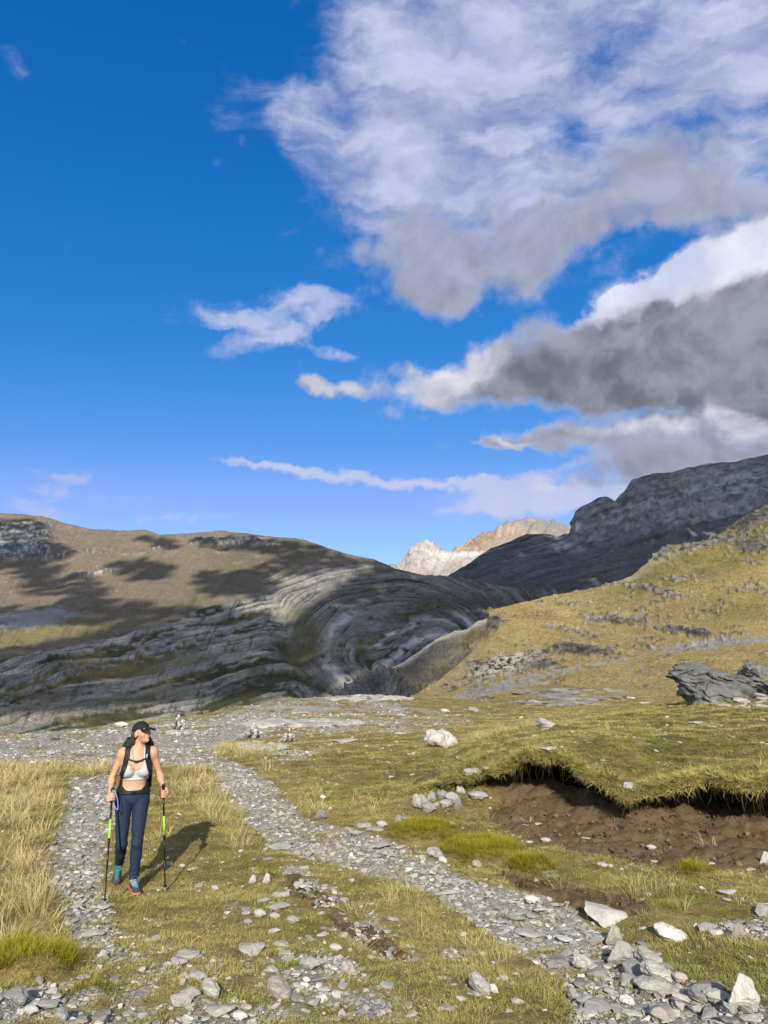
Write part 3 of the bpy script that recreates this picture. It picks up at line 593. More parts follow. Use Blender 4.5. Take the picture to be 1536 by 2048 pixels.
_ft = tps_fit([(1.6 * t, math.log(Y)) for t, Y, z in CT], [z for t, Y, z in CT], 1e-3)
def edge_r(t): return np.interp(t, [-.7, -.52, -.4, -.27, -.17, -.05, .05, .6], [32, 36, 37, 42, 52, 60, 64, 64])
def rough(X, Y):
    r = np.hypot(X, Y)
    return .045 * fbm(X * .9, Y * .9, .5, 3) * np.clip(r / 6, .3, 2.0) + .026 * fbm(X * 3.2, Y * 3.2, 2.5, 4) + .10 * fbm(X * .12, Y * .12, 8.5, 3) * np.clip((r - 14) / 25, 0, 1.4)
def base_z(X, Y):
    X, Y = np.asarray(X, float), np.maximum(np.asarray(Y, float), .3); t = np.clip(X / Y, -1.2, 1.2)
    z = _fb(XYL(t * Y, np.minimum(Y, 75))) + rough(X, Y)
    ly = lipY(t); cave = sst(t, .11, .19) * sst(t, LT1 + .2, LT1)
    behind = Y - ly
    z = np.where(behind > 0, lerp(z, np.minimum(z, 9) + .26 * np.minimum(behind, .8), cave * sst(behind, 0, .05)), z)
    z = z - np.where((behind > .85) & (behind < 5), cave * .9 * sst(behind, .85, 1.3) * sst(behind, 5, 3), 0)
    r = np.hypot(X, Y); over = np.maximum(r - edge_r(t), 0)
    return z - (.42 * over + .004 * over ** 2) * sst(t, .17, .05)
def bank_z(X, Y):
    X, Y = np.asarray(X, float), np.maximum(np.asarray(Y, float), .3); t = X / Y
    return _ft(XYL(X, Y)) + rough(X, Y) + .04 * fbm(X * 1.7, Y * 1.7, 4.5, 3) + .018 * fbm(X * 4.5, Y * 4.5, 3, 2)
def bank_on(X, Y):
    t = np.asarray(X) / np.maximum(Y, .3)
    return (t > LT0 + .004) & (t < LT1) & (Y > lipY(t)) & (Y < 46)
def ground_z(X, Y):
    b = base_z(X, Y); on = bank_on(X, Y)
    return np.where(on, np.maximum(b, bank_z(X, Y)), b)
def hit(px, py):                                                # the spot on the ground shown at a place in the photograph
    d = pdir(px, py); Ys = np.geomspace(2.5, 90, 700); k = d[..., 0] / d[..., 1], d[..., 2] / d[..., 1]
    X = np.multiply.outer(k[0], Ys); R = CAMZ + np.multiply.outer(k[1], Ys); G = ground_z(X, np.broadcast_to(Ys, X.shape))
    below = R <= G; i = np.where(below.any(-1), below.argmax(-1), 600)
    Y = Ys[i]; X = k[0] * Y
    return np.stack([X, Y, ground_z(X, Y)], -1)

# ------------------------------------------------------------------ what covers it
class Mask:
    X0, X1, Y0, Y1, D = -500, 2040, 1340, 2140, 4
    def __init__(s, polys=(), blobs=(), blur=2):
        gx, gy = np.meshgrid(np.arange(s.X0, s.X1, s.D), np.arange(s.Y0, s.Y1, s.D))
        a = np.zeros(gx.shape)
        for st, p in polys: a = np.maximum(a, st * inpoly(gx, gy, p))
        for _ in range(blur):
            a = (a + np.roll(a, 1, 0) + np.roll(a, -1, 0) + np.roll(a, 1, 1) + np.roll(a, -1, 1)) / 5
        s.a = np.maximum(a, blob(gx, gy, blobs))
    def __call__(s, px, py):
        fx = np.clip((px - s.X0) / s.D, 0, s.a.shape[1] - 2); fy = np.clip((py - s.Y0) / s.D, 0, s.a.shape[0] - 2)
        i, j = fx.astype(int), fy.astype(int); u, v = fx - i, fy - j
        return (s.a[j, i] * (1 - u) + s.a[j, i + 1] * u) * (1 - v) + (s.a[j + 1, i] * (1 - u) + s.a[j + 1, i + 1] * u) * v
GRAVEL = Mask([(1, [(140, 1556), (222, 1548), (240, 1600), (215, 1690), (200, 1760), (232, 1830), (228, 1905), (130, 1885), (118, 1800), (78, 1720), (122, 1640)]),
               (.9, [(-400, 1480), (0, 1472), (230, 1452), (420, 1436), (445, 1480), (432, 1540), (330, 1528), (220, 1538), (100, 1525), (-400, 1530)]),
               (1, [(415, 1440), (480, 1412), (560, 1440), (470, 1480), (425, 1500), (480, 1530), (540, 1560), (618, 1640), (700, 1655), (850, 1700), (960, 1762), (1120, 1800), (1195, 1842), (1280, 1905), (1400, 1965), (1560, 2015), (1700, 2100), (1150, 2100), (1125, 1965), (1000, 1885), (880, 1795), (700, 1742), (560, 1702), (492, 1650), (442, 1580), (425, 1540)]),
               (.62, [(-300, 2000), (100, 1968), (330, 1945), (420, 1925), (455, 2000), (560, 2040), (440, 2100), (-300, 2100)]), (.45, [(215, 1850), (420, 1905), (560, 1950), (520, 2048), (230, 2048), (180, 1960)]),
               (.62, [(380, 1455), (520, 1398), (720, 1388), (960, 1440), (880, 1465), (640, 1470), (480, 1480)]), (.6, [(480, 1500), (620, 1490), (700, 1480), (600, 1520), (520, 1530)]), (.55, [(560, 1740), (620, 1740), (760, 1830), (860, 1930), (820, 1960), (680, 1870)]),
               (.5, [(480, 1900), (620, 1870), (780, 1960), (860, 2048), (520, 2048)]), (.55, [(880, 1900), (1000, 1890), (1020, 1960), (960, 2000), (880, 1960)]), (.4, [(-300, 1655), (60, 1650), (110, 1730), (60, 1770), (-300, 1760)]),
               (.7, [(1380, 1840), (1560, 1830), (1560, 1880), (1420, 1890)]), (.5, [(1400, 1370), (1560, 1350), (1560, 1420), (1440, 1430)])])
DIRT = Mask([(1, [(975, 1640), (1000, 1600), (1050, 1545), (1150, 1540), (1260, 1600), (1400, 1580), (1800, 1580), (1800, 1770), (1536, 1747), (1350, 1737), (1200, 1712), (1060, 1682)]),
             (1, [(1000, 1742), (1130, 1768), (1260, 1790), (1295, 1822), (1200, 1845), (1100, 1795), (1010, 1768)]), (.62, [(565, 1745), (600, 1745), (700, 1820), (800, 1885), (830, 1925), (760, 1912), (660, 1850), (585, 1790)]),
             (.5, [(1180, 1800), (1300, 1800), (1330, 1900), (1230, 1880)]), (.45, [(520, 1880), (640, 1880), (640, 1940), (540, 1930)])],
            [(720, 1870, 20, 10, 0, .8), (1440, 1985, 40, 30, 0, .9), (1330, 1965, 40, 16, 0, .7), (430, 1985, 30, 12, 0, .7), (230, 1955, 20, 8, 0, .6), (830, 1925, 20, 14, 0, .7), (690, 1700, 20, 6, 0, .5)], 1)
TALL = Mask([(1, [(-300, 1545), (60, 1538), (118, 1555), (108, 1640), (70, 1690), (90, 1770), (125, 1830), (110, 1880), (0, 1890), (-300, 1890)]), (.8, [(-300, 1528), (120, 1530), (225, 1526), (215, 1552), (100, 1562), (-300, 1570)]),
             (.75, [(340, 1540), (430, 1534), (450, 1590), (490, 1640), (498, 1690), (470, 1702), (425, 1640), (345, 1590)]), (.9, [(412, 1492), (535, 1492), (560, 1508), (500, 1524), (430, 1512)]), (.85, [(690, 1590), (750, 1592), (775, 1640), (700, 1640)]),
             (.6, [(760, 1760), (860, 1792), (920, 1870), (900, 1900), (800, 1850)]), (.45, [(900, 1860), (1010, 1890), (1060, 1960), (960, 1960)]), (.95, [(1252, 1785), (1370, 1780), (1420, 1850), (1310, 1868)]), (.55, [(880, 1482), (1180, 1402), (1190, 1424), (960, 1492)]),
             (.5, [(540, 1580), (640, 1590), (690, 1640), (640, 1640)]), (.5, [(500, 1530), (600, 1560), (700, 1570), (640, 1600), (560, 1570)]), (.45, [(560, 1710), (700, 1750), (690, 1770), (600, 1740)])])
MOSS = Mask((), [(850, 1668, 66, 20, 0, 1.1), (960, 1703, 66, 22, 0, 1.1), (1062, 1738, 40, 16, 0, 1.0), (50, 1935, 90, 26, 0, 1.0), (180, 1990, 60, 14, 0, .6), (870, 1640, 40, 10, 0, .5), (480, 1880, 50, 18, 0, .4), (330, 1830, 60, 18, 0, .5), (1390, 1745, 60, 16, 0, .6)], 0)
GREEN = Mask((), [(1440, 1960, 160, 80, 0, .9), (1160, 1760, 130, 26, 0, .8), (620, 1900, 120, 60, 0, .6), (480, 1720, 80, 40, 0, .5), (1000, 1660, 80, 14, 0, .8), (1200, 1540, 300, 60, 8, .7), (870, 1550, 160, 30, 0, .7), (1380, 1830, 120, 60, 0, .9), (1000, 1980, 120, 50, 0, .5), (1400, 1480, 220, 40, -8, .4), (700, 1520, 200, 20, 0, .5), (1000, 1420, 160, 12, 0, .5), (560, 2020, 180, 20, 0, .5)], 0)
def cover(X, Y, Z, under=False):
    px, py = proj(np.stack([X, Y, Z], -1)); n = fbm(X * 1.3, Y * 1.3, 3.3, 4); n2 = fbm(X * 4, Y * 4, 6.3, 3); r = np.hypot(X, Y)
    far = np.clip((r - 16) / 30, 0, 1)
    ns = fbm(X * .35, Y * 1.1 * .35 + 9, 2.2, 4)
    g = GRAVEL(px, py); g = sst(g + .46 * n + .34 * n2 + .34 * fbm(X * .7, Y * .7, 7.1, 2) + far * .35 * ns, .42, .72)
    d = DIRT(px, py); d = sst(d + .28 * n + .22 * n2, .42, .66)
    tl = TALL(px, py) * np.clip(.8 + .75 * n + .5 * n2, 0, 1.2); ms = MOSS(px, py); gn = np.clip(GREEN(px, py) + .5 * n + .35 * ns, 0, 1)
    on = bank_on(X, Y) & (not under)
    g = np.where(on, sst(GRAVEL(px, py) + .3 * n + .2 * n2, .62, .85), g); d = np.where(on, 0, d)
    return g, d, tl, ms, gn

def ground_material(name):
    def b(t, p):
        pos = t.n('ShaderNodeNewGeometry').outputs['Position']
        gr, di, gd = t.attr('gravel').outputs['Fac'], t.attr('dirt').outputs['Fac'], t.attr('dry').outputs['Fac']
        n1, n2, n3 = t.noise(pos, 2.3, 6, .65), t.noise(pos, 14, 5, .65), t.noise(pos, 70, 3, .6)
        turf = t.mix(t.ramp(n1, .3, .7), (.12, .10, .036), (.25, .20, .075))
        turf = t.mix(gd, turf, t.mix(n2, (.24, .18, .07), (.38, .30, .14)))
        turf = t.mix(t.ramp(n2, .56, .75), turf, (.085, .06, .034))
        vo = t.n('ShaderNodeTexVoronoi', {'Vector': t.vm('ADD', pos, t.vm('SCALE', t.noise(pos, 9, 2, out='Color'))), 'Scale': 17.0, 'Randomness': 1.0}, feature='F1')
        vs = t.n('ShaderNodeTexVoronoi', {'Vector': pos, 'Scale': 48.0}, feature='F1')
        cv = t.n('ShaderNodeSeparateColor', {0: vo.outputs['Color']}); cs = t.n('ShaderNodeSeparateColor', {0: vs.outputs['Color']})
        tone = t.m('ADD', t.m('MULTIPLY', cv.outputs[0], .55), t.m('MULTIPLY', cs.outputs[0], .45))
        grav = t.mix(tone, (.22, .213, .198), (.54, .525, .49))
        grav = t.mix(t.ramp(cs.outputs[1], .82, .9), grav, (.34, .27, .18))
        grav = t.mix(t.ramp(n2, .58, .72), grav, (.12, .095, .06))
        dirt = t.mix(n2, (.10, .069, .036), (.20, .144, .082)); dirt = t.mix(t.ramp(n1, .45, .7), dirt, (.12, .084, .045)); dirt = t.mix(t.ramp(n3, .62, .8), dirt, (.06, .042, .024))
        c = t.mix(gr, turf, grav); c = t.mix(di, c, dirt)
        t.set(p, 'Base Color', c)
        hg = t.m('MULTIPLY', t.m('SUBTRACT', 1.0, vo.outputs['Distance']), t.m('MULTIPLY', gr, 1.0))
        hd = t.m('MULTIPLY_ADD', n2, 1.2, t.m('MULTIPLY', n3, .8))
        t.set(p, 'Normal', t.n('ShaderNodeBump', {'Height': t.m('ADD', hg, hd), 'Strength': .8, 'Distance': .03}).outputs[0])
    return material(name, b, .95, .1)
M_GROUND = ground_material('meadow_ground')

rr = [1.0]
while rr[-1] < 92: rr.append(rr[-1] + max(.03, .0105 * (rr[-1] / 4) ** 1.55) * (3 if rr[-1] < 3 else 1))
rr = np.array(rr)
az = np.concatenate([np.linspace(-60, -36, 30)[:-1], np.linspace(-36, 36, 430), np.linspace(36, 60, 30)[1:]]) * math.pi / 180
A, R = np.meshgrid(az, rr); GX, GY = R * np.sin(A), R * np.cos(A); GZ = base_z(GX, GY)
g, d, tl, ms, gn = cover(GX, GY, GZ, True)
_t = GX / np.maximum(GY, .3); _b = GY - lipY(_t); _cv = sst(_t, .13, .18) * sst(_t, LT1 + .1, LT1) * sst(_b, -.75, -.35) * sst(_b, 2.5, 1.5)
d = np.maximum(d, _cv); g = g * (1 - _cv)
GZ = GZ + .10 * sst(ms, .25, .9) * sst(GY, 3, 4) + d * (.035 * fbm(GX * 9, GY * 9, 1.5, 4) + .05 * fbm(GX * 2.2, GY * 2.2, 5.5, 3)) - .015 * g
P = np.stack([GX, GY, GZ], -1)
ground = mesh_obj('meadow', P.reshape(-1, 3), grid_faces(*GX.shape)[:, ::-1], M_GROUND, smooth=True, attrs={'gravel': g.ravel(), 'dirt': d.ravel(), 'dry': np.clip(tl * 1.0 + .55 * (1 - gn) - .25, 0, 1).ravel()})
tag(ground, kind='structure')

# turf bank with its undercut lip
ts = np.linspace(LT0 - .005, LT1, 330); prof = [(1.25, -.26), (.85, -.19), (.4, -.16), (.12, -.16), (0.0, -.13), (-.05, -.08), (-.03, -.03), (.04, 0.0)]
rows = []
ly = lipY(ts); lob = .16 * fbm(ts * 40, 3.1, 0, 4)
thin = sst(ts, .09, .19)
for k, (dy, dz) in enumerate(prof):
    Y = ly + dy + lob * (1 if k < 7 else .6); X = ts * Y; Zt = bank_z(ts * (ly + .04), ly + .04)
    z = Zt + dz * np.clip(1 + .9 * fbm(ts * 45, k * .15, 5, 4), .3, 1.7) * (.25 + .75 * thin)
    rows.append(np.stack([X, Y, z], -1))
for q in np.geomspace(.09, 38, 150):
    Y = ly + q + lob * .6 * math.exp(-q * 3); X = ts * Y; rows.append(np.stack([X, Y, bank_z(X, Y)], -1))
BP = np.array(rows)
g, d, tl, ms, gn = cover(BP[..., 0], BP[..., 1], BP[..., 2])
face = np.zeros(BP.shape[:2]); face[:6] = 1; face[6] = .5; g[:9] = 0
bank = mesh_obj('turf_bank', BP.reshape(-1, 3), grid_faces(*BP.shape[:2])[:, ::-1], M_GROUND, smooth=True, attrs={'gravel': g.ravel(), 'dirt': face.ravel(), 'dry': np.clip(tl + .5 * (1 - gn) - .25, 0, 1).ravel()})
tag(bank, kind='structure')

# ------------------------------------------------------------------ stones: shapes and material
def stone_shape(seed, flat, n=15, jag=.25):
    rs = np.random.default_rng(seed); bm = bmesh.new()
    for _ in range(n):
        v = rs.normal(size=3); v /= np.linalg.norm(v); v *= rs.uniform(1 - jag, 1.05)
        bm.verts.new((v[0] * .5, v[1] * .5 * rs.uniform(.85, 1), np.clip(v[2] * 1.3, -1, 1) * .5 * flat))
    r = bmesh.ops.convex_hull(bm, input=bm.verts)
    bmesh.ops.delete(bm, geom=list({e for e in r['geom_interior'] + r['geom_unused'] if isinstance(e, bmesh.types.BMVert)}), context='VERTS')
    bmesh.ops.bevel(bm, geom=bm.edges[:], offset=.018, segments=1, affect='EDGES')
    V = np.array([v.co[:] for v in bm.verts]); Fc = [[v.index for v in f.verts] for f in bm.faces]; bm.free()
    V -= (V.max(0) + V.min(0)) / 2; V /= (V.max(0) - V.min(0)); V[:, 2] *= 1
    return V, Fc
def stone_material(name, typ):
    def b(t, p):
        pos = t.n('ShaderNodeTexCoord').outputs['Object'] if typ == 'OBJECT' else t.n('ShaderNodeNewGeometry').outputs['Position']
        tone, warm = t.attr('tone', typ).outputs['Fac'], t.attr('warm', typ).outputs['Fac']
        wp = t.n('ShaderNodeNewGeometry').outputs['Position']
        n1, n2 = t.noise(wp, 7, 6, .7), t.noise(wp, 45, 4, .65)
        c = t.mix(tone, (.09, .09, .09), (.56, .546, .515)); c = t.mix(t.m('MULTIPLY', warm, .8), c, (.38, .29, .18), 'MIX')
        f = t.m('MULTIPLY_ADD', t.m('SUBTRACT', n1, .5), .9, t.m('MULTIPLY_ADD', t.m('SUBTRACT', n2, .5), .6, 1.0))
        c = t.mix(1.0, c, t.n('ShaderNodeCombineXYZ', {0: f, 1: f, 2: f}).outputs[0], 'MULTIPLY')
        vein = t.n('ShaderNodeTexWave', {'Vector': wp, 'Scale': 6.0, 'Distortion': 9.0, 'Detail': 4.0}, wave_type='BANDS').outputs['Fac']
        c = t.mix(t.m('MULTIPLY', t.m('MULTIPLY', t.ramp(vein, .97, 1.0), t.ramp(n1, .55, .7)), .35), c, (.6, .59, .57)); c = t.mix(t.m('MULTIPLY', t.ramp(t.noise(wp, 3.0, 4, .6), .55, .7), .35), c, (.20, .18, .14))
        t.set(p, 'Base Color', c)
        t.set(p, 'Normal', t.n('ShaderNodeBump', {'Height': t.m('ADD', n1, t.m('MULTIPLY', n2, .4)), 'Strength': .55, 'Distance': .03}).outputs[0])
    return material(name, b, .85, .25)
M_STONE, M_STONEI = stone_material('limestone', 'OBJECT'), stone_material('limestone_gravel', 'INSTANCER')
def shape_mesh(name, VF, mat):
    me = bpy.data.meshes.new(name); me.from_pydata([tuple(v) for v in VF[0]], [], VF[1]); me.materials.append(mat); return me
FLATS = [stone_shape(100 + i, .32, 16) for i in range(7)]; CHUNKS = [stone_shape(200 + i, .8, 14, .32) for i in range(7)]
ME_FLAT = [shape_mesh('flat_stone', s, M_STONE) for s in FLATS]; ME_CHUNK = [shape_mesh('chunky_stone', s, M_STONE) for s in CHUNKS]

# ------------------------------------------------------------------ scatter: one object per kind of ground cover
def scatter(name, protos, P, rot, scl, idx, tone, warm=None, kind='stuff'):
    pc = bpy.data.collections.new(name + '_shapes')
    for i, me in enumerate(protos):
        o = bpy.data.objects.new('%s_shape_%02d' % (name, i), me); pc.objects.link(o)
    me = bpy.data.meshes.new(name); me.vertices.add(len(P)); me.vertices.foreach_set('co', np.asarray(P, np.float32).ravel())
    def put(an, typ, v, key):
        at = me.attributes.new(an, typ, 'POINT'); at.data.foreach_set(key, np.asarray(v).ravel())
    put('rot', 'FLOAT_VECTOR', np.asarray(rot, np.float32), 'vector'); put('scl', 'FLOAT_VECTOR', np.asarray(scl, np.float32), 'vector')
    put('idx', 'INT', np.asarray(idx, np.int32), 'value'); put('tone', 'FLOAT', np.asarray(tone, np.float32), 'value')
    put('warm', 'FLOAT', np.zeros(len(P), np.float32) if warm is None else np.asarray(warm, np.float32), 'value')
    o = bpy.data.objects.new(name, me); COL.objects.link(o); tag(o, kind=kind)
    ng = bpy.data.node_groups.new(name + '_scatter', 'GeometryNodeTree')
    ng.interface.new_socket('Geometry', in_out='INPUT', socket_type='NodeSocketGeometry'); ng.interface.new_socket('Geometry', in_out='OUTPUT', socket_type='NodeSocketGeometry')
    N = ng.nodes; L = ng.links; gi, go = N.new('NodeGroupInput'), N.new('NodeGroupOutput')
    ci = N.new('GeometryNodeCollectionInfo'); ci.inputs['Collection'].default_value = pc; ci.inputs['Separate Children'].default_value = True; ci.inputs['Reset Children'].default_value = True
    ip = N.new('GeometryNodeInstanceOnPoints'); ip.inputs['Pick Instance'].default_value = True
    def na(an, dt):
        a = N.new('GeometryNodeInputNamedAttribute'); a.data_type = dt; a.inputs['Name'].default_value = an; return a.outputs[0]
    e2r = N.new('FunctionNodeEulerToRotation')
    L.new(gi.outputs[0], ip.inputs['Points']); L.new(ci.outputs[0], ip.inputs['Instance']); L.new(na('idx', 'INT'), ip.inputs['Instance Index'])
    L.new(na('rot', 'FLOAT_VECTOR'), e2r.inputs[0]); L.new(e2r.outputs[0], ip.inputs['Rotation']); L.new(na('scl', 'FLOAT_VECTOR'), ip.inputs['Scale']); L.new(ip.outputs[0], go.inputs[0])
    m = o.modifiers.new('scatter', 'NODES'); m.node_group = ng
    return o
def sample_ground(bands, tmax=.68):
    out = []
    for r0, r1, dens in bands:
        th = math.atan(tmax); n = int((r1 ** 2 - r0 ** 2) * th * dens)
        r = np.sqrt(rng.uniform(r0 ** 2, r1 ** 2, n)); a = rng.uniform(-th, th, n); out.append(np.stack([r * np.sin(a), r * np.cos(a)], -1))
    q = np.concatenate(out); return q[:, 0], q[:, 1]
def slope_rot(X, Y, k=1.0):
    e = .12; zx = (ground_z(X + e, Y) - ground_z(X - e, Y)) / (2 * e); zy = (ground_z(X, Y + e) - ground_z(X, Y - e)) / (2 * e)
    return np.clip(np.arctan(zy), -.6, .6) * k, np.clip(-np.arctan(zx), -.6, .6) * k
# ------------------------------------------------------------------ grass
def blade_mesh(name, n, h, spread, lean, width, curve, mat, seed, segs=2):
    rs = np.random.default_rng(seed); V, Fc, hh = [], [], []
    for _ in range(n):
        a = rs.uniform(0, 6.283); rad = spread * math.sqrt(rs.uniform()); bx, by = rad * math.cos(a), rad * math.sin(a)
        la = a + rs.normal() * .9; ln = abs(rs.normal()) * lean + .4 * lean * rad / max(spread, 1e-6); H = h * rs.uniform(.55, 1.1); w = width * rs.uniform(.7, 1.3)
        wx, wy = -math.sin(la + rs.normal() * .6) * w, math.cos(la + rs.normal() * .6) * w
        b = len(V)
        for k in range(segs + 1):
            f = k / segs; off = (ln * f + curve * ln * f * f * 1.6) * H; z = H * (f - .32 * min(ln * (1 + curve), 1.4) * f * f); ww = (1 - f ** 1.6) * .5 + .04
            cx, cy = bx + math.cos(la) * off, by + math.sin(la) * off
            V += [(cx - wx * ww, cy - wy * ww, z - .01), (cx + wx * ww, cy + wy * ww, z - .01)]; hh += [f, f]
        for k in range(segs): Fc.append((b + 2 * k, b + 2 * k + 1, b + 2 * k + 3, b + 2 * k + 2))
    me = bpy.data.meshes.new(name); me.from_pydata(V, [], Fc); me.materials.append(mat)
    at = me.attributes.new('tip', 'FLOAT', 'POINT'); at.data.foreach_set('value', np.array(hh, np.float32))
    return me
def grass_material(name, lo, hi, dry_lo, dry_hi):
    m = bpy.data.materials.new(name); m.use_nodes = True; t = NT(m.node_tree); out = t.n('ShaderNodeOutputMaterial')
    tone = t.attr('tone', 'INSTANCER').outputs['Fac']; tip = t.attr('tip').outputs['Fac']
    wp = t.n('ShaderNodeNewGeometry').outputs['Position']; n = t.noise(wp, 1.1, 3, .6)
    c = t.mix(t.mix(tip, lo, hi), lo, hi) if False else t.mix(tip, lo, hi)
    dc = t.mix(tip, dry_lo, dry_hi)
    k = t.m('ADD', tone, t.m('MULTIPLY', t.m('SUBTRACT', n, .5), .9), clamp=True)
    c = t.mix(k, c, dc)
    df = t.n('ShaderNodeBsdfDiffuse', {'Color': c}); tr = t.n('ShaderNodeBsdfTranslucent', {'Color': c})
    mx = t.n('ShaderNodeMixShader', {0: .25, 1: df.outputs[0], 2: tr.outputs[0]}); t.t.links.new(mx.outputs[0], out.inputs[0])
    return m
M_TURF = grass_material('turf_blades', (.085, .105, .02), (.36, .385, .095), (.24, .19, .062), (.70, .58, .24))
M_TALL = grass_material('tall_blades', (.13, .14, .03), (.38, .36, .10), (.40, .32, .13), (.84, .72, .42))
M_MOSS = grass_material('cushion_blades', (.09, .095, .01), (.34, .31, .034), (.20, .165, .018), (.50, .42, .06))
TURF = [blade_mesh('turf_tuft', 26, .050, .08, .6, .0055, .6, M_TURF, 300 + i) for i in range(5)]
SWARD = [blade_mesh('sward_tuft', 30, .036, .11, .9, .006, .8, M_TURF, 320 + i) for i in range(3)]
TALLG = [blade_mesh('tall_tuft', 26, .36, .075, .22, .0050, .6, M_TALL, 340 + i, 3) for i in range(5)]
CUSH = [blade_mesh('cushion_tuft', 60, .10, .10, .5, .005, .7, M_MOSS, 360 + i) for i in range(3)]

X, Y = sample_ground([(2.6, 6, 500), (6, 9, 370), (9, 14, 180), (14, 24, 55), (24, 42, 16), (42, 68, 6)], .80)
Z = ground_z(X, Y); g, d, tl, ms, gn = cover(X, Y, Z); r = np.hypot(X, Y)
pxs, pys = proj(np.stack([X, Y, Z], -1))
bare = fbm(X * 2.1, Y * 2.1, 9.9, 3)
keep = (rng.uniform(size=len(X)) > np.clip(g * .96 + d * 1.0, 0, 1)) & (ms < .55) & (bare > -.75)
keep &= (np.where(X / Y < .05, edge_r(X / Y) - r, 5) > 0) & (rng.uniform(size=len(X)) < np.where(tl > .6, .6, 1))
X, Y, Z, r, gn, tl = (v[keep] for v in (X, Y, Z, r, gn, tl)); n = len(X)
tx, ty = slope_rot(X, Y, .7)
big = np.clip((r / 9) ** .75, .7, 3.4) * rng.uniform(.6, 1.3, n); zs = np.clip((r / 9) ** .3, .8, 1.5) * rng.uniform(.6, 1.35, n) * (1 + .5 * np.clip(tl, 0, .5)) * (.75 + .5 * sst(bare[keep], -.4, .6))
idx = rng.integers(0, 8, n)
scatter('turf_grass', TURF + SWARD, np.stack([X, Y, Z - .01], -1), np.stack([tx, ty, rng.uniform(0, 6.28, n)], -1), np.stack([big, big, zs], -1), idx, np.clip(.62 - .55 * gn + .25 * rng.normal(size=n) * .6 + .35 * np.clip((r - 14) / 30, 0, 1), 0, 1))
# tall dry grass
X, Y = sample_ground([(2.6, 8, 38), (8, 14, 28), (14, 26, 18), (26, 60, 3.2)], .72)
Z = ground_z(X, Y); g, d, tl, ms, gn = cover(X, Y, Z); r = np.hypot(X, Y)
keep = (rng.uniform(size=len(X)) < np.clip(tl * 1.15 - .12, 0, 1) * (1 - d) + .016 * (g < .4)) & (np.where(X / Y < .05, edge_r(X / Y) - r, 5) > 0)
X, Y, Z, r, tl = (v[keep] for v in (X, Y, Z, r, tl)); n = len(X)
zs = rng.uniform(.35, 1.3, n) * np.where(X < -1.8, .84, .66) * (.6 + .4 * np.clip(tl, 0, 1)); bg = np.clip((r / 9) ** .6, .8, 2.4) * rng.uniform(.8, 1.3, n)
scatter('tall_grass', TALLG, np.stack([X, Y, Z - .01], -1), np.stack([rng.normal(size=n) * .1, rng.normal(size=n) * .1, rng.uniform(0, 6.28, n)], -1), np.stack([bg, bg, zs], -1), rng.integers(0, 5, n), np.clip(np.where(X < -1, .78, .42) + .28 * rng.normal(size=n), 0, 1))
# cushions of yellow-green grass
X, Y = sample_ground([(3, 13, 330)], .72); Z = ground_z(X, Y); px, py = proj(np.stack([X, Y, Z], -1)); ms = MOSS(px, py)
keep = (rng.uniform(size=len(X)) < sst(ms, .42, .62)) & (rng.uniform(size=len(X)) < np.where(ms > .5, 1, .5))
X, Y, Z, ms = X[keep], Y[keep], Z[keep], ms[keep]; n = len(X); Zc = Z + .10 * sst(ms, .25, .9)
scatter('cushion_grass', CUSH, np.stack([X, Y, Zc - .02], -1), np.stack([rng.normal(size=n) * .2, rng.normal(size=n) * .2, rng.uniform(0, 6.28, n)], -1), np.stack([np.full(n, .85)] * 2 + [rng.uniform(.7, 1.2, n)], -1), rng.integers(0, 3, n), np.clip(.3 + .3 * rng.normal(size=n), 0, 1))
# turf hanging over the lip of the bank
n = 6000; t = rng.uniform(LT0 + .01, LT1, n); t = t[rng.uniform(size=n) < (.25 + .75 * sst(t, .1, .18)) * sst(fbm(t * 60, 8.8, 0, 3), -.45, .25)]; n = len(t); q = np.abs(rng.normal(size=n)) * .10; Yl = lipY(t) + .6 * .16 * fbm(t * 40, 3.1, 0, 4) - .02 + q; X, Y = t * Yl, Yl
Z = bank_z(X, np.maximum(Y, lipY(t) + .04)) - .015 - np.where(q < .04, rng.uniform(0, .03, n), 0)
fwd = np.clip(.8 - q * 6, 0, .8) * rng.uniform(-.2, 1.3, n)
scatter('hanging_turf', TURF + SWARD, np.stack([X, Y, Z], -1), np.stack([fwd, rng.normal(size=n) * .3, rng.normal(size=n) * .5], -1), np.stack([np.full(n, 1.0)] * 2 + [rng.uniform(.35, .8, n)], -1), rng.integers(0, 8, n), np.clip(.62 + .3 * rng.normal(size=n), 0, 1))

# roots that hang from the torn turf
rs_ = np.random.default_rng(77); parts_v, parts_f = [], []
for _ in range(230):
    t = rs_.uniform(.15, min(LT1, .62)); Yl = float(lipY(t)) + rs_.uniform(-.05, .25); X0_, z0 = t * Yl, float(bank_z(np.array(t * Yl), np.array(Yl + .1))) - .13; L_ = rs_.uniform(.05, .28); bx, by = rs_.normal() * .06, rs_.normal() * .05 - .03; w = rs_.uniform(.001, .0032); o_ = len(parts_v)
    for k in range(4):
        f = k / 3; c = (X0_ + bx * f * f, Yl + by * f, z0 - L_ * f); parts_v += [(c[0] - w * (1 - .7 * f), c[1], c[2]), (c[0] + w * (1 - .7 * f), c[1], c[2]), (c[0], c[1] - w, c[2])]
    for k in range(3):
        for a_ in range(3): i0 = o_ + 3 * k + a_; i1 = o_ + 3 * k + (a_ + 1) % 3; parts_f.append((i0, i1, i1 + 3, i0 + 3))
M_ROOT = material('root_fibre', lambda t, p: t.set(p, 'Base Color', (.16, .11, .06)), .9, .1)
tag(mesh_obj('hanging_roots', parts_v, parts_f, M_ROOT), kind='stuff')

